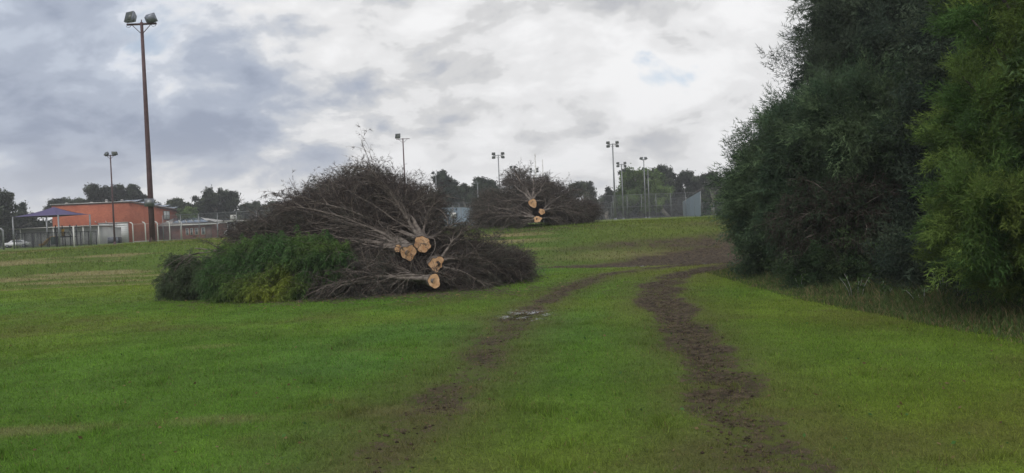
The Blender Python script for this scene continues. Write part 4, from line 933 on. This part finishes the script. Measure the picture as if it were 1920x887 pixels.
# shade sail
D4 = 72
apex = at(101, 388, D4+1); cs = [at(24, 408, D4), at(109, 404, D4-2.0), at(168, 403, D4+.8), at(87, 409, D4+5)]
o = thing('shade_sail', 'purple pointed shade sail on pale posts over the playground', 'shade sail', foot(101, D4))
PURP = flat('purple_shade_cloth', (.085, .070, .16), .8, 0, .15, 1)
pc = [c+np.array([0, 0, .05]) for c in cs]; m = MB(); nseg = 10
for k in range(4):
    a, b = pc[k], pc[(k+1) % 4]; g = []
    for i_ in range(nseg+1):
        t = i_/nseg; e = a+(b-a)*t; mid = (apex*[1, 1, 0]+[0, 0, a[2]]); e = e+(apex*np.array([1, 1, 0])+np.array([0, 0, e[2]])-e)*(.05*4*t*(1-t))
        row = []
        for j_ in range(7): s = j_/6; p = e+(apex-e)*s; p[2] -= .10*math.sin(math.pi*s)*(1+.3*t); row.append(p)
        g.append(row)
    g = np.array(g); ii = np.arange(nseg)[:, None]*7+np.arange(6)[None]; m.add(g.reshape(-1, 3), np.stack([ii, ii+7, ii+8, ii+1], -1).reshape(-1, 4))
m.build('sail_cloth', PURP, o)
for c in cs: MB().path([[c[0], c[1], float(hgt(c[0], c[1]))-.1], [c[0], c[1], c[2]+.05]], .075, 8).build('post', GALV, o)
# playground
YEL = flat('yellow_plastic', (.55, .32, .03), .4); GRN = flat('green_plastic', (.03, .10, .06), .4)
b0 = foot(124, 76); o = thing('playground_tower', 'playground tower with yellow slide and dark deck under the shade sail', 'playground equipment', b0)
MB().box(b0+[0, 0, .95], (1.5, 1.2, .12)).build('deck', DARKM, o)
for dx, dy in ((-.7, -.55), (.7, -.55), (-.7, .55), (.7, .55)): MB().path([b0+[dx, dy, -.1], b0+[dx, dy, 2.1]], .05, 6).build('post', DARKM, o)
MB().box(b0+[0, -.58, 1.35], (.28, .04, .7)).build('panel', YEL, o); MB().box(b0+[.6, -.60, 1.3], (.35, .03, .35)).build('guard', PALE, o); MB().box(b0+[-1.0, -.3, .6], (.5, .5, .75)).build('climber', GRN, o)
sd = MB(); q = np.array([[-1.2, 0, 1.0], [-1.7, 0, .75], [-2.2, 0, .3], [-2.6, 0, .18]])
for dyy in (-.25, .25): sd.tubes((b0+q+[0, dyy, .06])[None], np.full((1, 4), .05), 6)
for k in range(3): sd.add([b0+q[k]+[0, -.25, 0], b0+q[k+1]+[0, -.25, 0], b0+q[k+1]+[0, .25, 0], b0+q[k]+[0, .25, 0], b0+q[k]+[0, -.25, -.05], b0+q[k+1]+[0, -.25, -.05], b0+q[k+1]+[0, .25, -.05], b0+q[k]+[0, .25, -.05]], [[0, 1, 2, 3], [7, 6, 5, 4], [0, 4, 5, 1], [2, 6, 7, 3]])
sd.build('slide', YEL, o)
# grey bin enclosure before the doors
b0 = foot(214, 90); o = thing('storage_crate', 'dark grey slatted enclosure standing before the white hall doors', 'enclosure', b0); MB().box(b0+[0, 0, .38], (1.25, .8, .70)).build('panel', DARKM, o)
m = MB()
for k in range(9): m.box(b0+[-.56+k*.14, -.42, .38], (.06, .03, .78))
m.build('slats', GREYM, o)
# vehicles
def car(label, px, D, yaw, body, scale=1.0, van=False):
    b0 = foot(px, D); o = thing('parked_car', label, 'car', b0); R_ = np.array(Matrix.Rotation(yaw, 3, 'Z'))
    prof = [(-2.1, .35), (-2.15, .75), (-1.9, .95), (-1.2, 1.0), (-.7, 1.42), (.9, 1.46), (1.6, 1.05), (2.1, .95), (2.15, .4)]
    if van: prof = [(-2.2, .35), (-2.25, .9), (-1.8, 1.1), (-1.2, 1.8), (-.9, 1.95), (2.1, 1.95), (2.2, .4)]
    n = len(prof); v = []
    for s, k in ((-1, .85), (1, .85)): v += [[x_, s*(.86 if z_ < 1.05 else .70), z_] for x_, z_ in prof]
    f = [[i_, (i_+1) % n, n+(i_+1) % n, n+i_] for i_ in range(n)]; mb = MB(); mb.add(np.array(v) @ R_.T*scale+b0, f); mb.f += [np.array([list(range(n))[::-1]]), np.array([list(range(n, 2*n))])]
    mb.build('body', body, o)
    for s in (-1, 1): MB().add(np.array([[-.95, s*.80, 1.06], [1.2, s*.80, 1.06], [.8, s*.715, 1.38], [-.62, s*.715, 1.38]]) @ R_.T*scale+b0, [[0, 1, 2, 3]]).build('side_window', WINDOW, o)
    for x_ in (-1.35, 1.35):
        for s in (-1, 1):
            c_ = np.array([[x_, s*.70, .32], [x_, s*.90, .32]]) @ R_.T*scale+b0; wh = MB().path(c_, .32*scale, 14).build('wheel', DARKM, o); c2 = np.array([[x_, s*.895, .32], [x_, s*.905, .32]]) @ R_.T*scale+b0; MB().path(c2, .18*scale, 10).build('rim', GREYM, wh)
CARW = flat('white_car_paint', (.55, .56, .58), .25, 0, .05, 1, 0, .6)
car('white car parked behind the playground fence at the far left', 30, 88, .3, CARW, .6)
car('white van parked behind the courts left of the near pile', 455, 104, .2, CARW, 1.0, True)
# flat roofed shelter behind the hoop
D5 = 98; a, b = at(404, 414, D5), at(505, 413, D5); o = thing('open_shelter', 'dark open shelter with a thin pale roof edge behind the basketball hoop', 'shelter', foot(450, D5))
MB().box(((a[0]+b[0])/2, D5+2, (a[2]+b[2])/2), (b[0]-a[0], 4, .14)).build('roof', METAL, o)
for t in (.02, .34, .66, .98):
    for yy in (.2, 3.8): MB().path([[a[0]+(b[0]-a[0])*t, D5+yy, zb], [a[0]+(b[0]-a[0])*t, D5+yy, a[2]]], .07, 6).build('post', GALV, o)
MB().box(((a[0]+b[0])/2, D5+4.1, (a[2]+zb)/2), (b[0]-a[0], .08, a[2]-zb-.3)).build('back_wall', DARKM, o)

# ------------------------------------------------------------------ air
HZ, nt, b = newmat('haze'); nt.nodes.remove(b)
pv = nt.nodes.new('ShaderNodeVolumePrincipled'); pv.inputs['Density'].default_value = .0009; pv.inputs['Color'].default_value = (.93, .95, 1.0, 1)
nt.links.new(pv.outputs[0], nt.nodes['Material Output'].inputs['Volume'])
hb = MB().box((0, 135, 14.5), (490, 340, 33)).build('haze', HZ); hb['kind'] = 'stuff'; hb['label'] = 'thin damp air over the field'
for ob_ in S.objects:
    if '_o' in ob_: del ob_['_o']
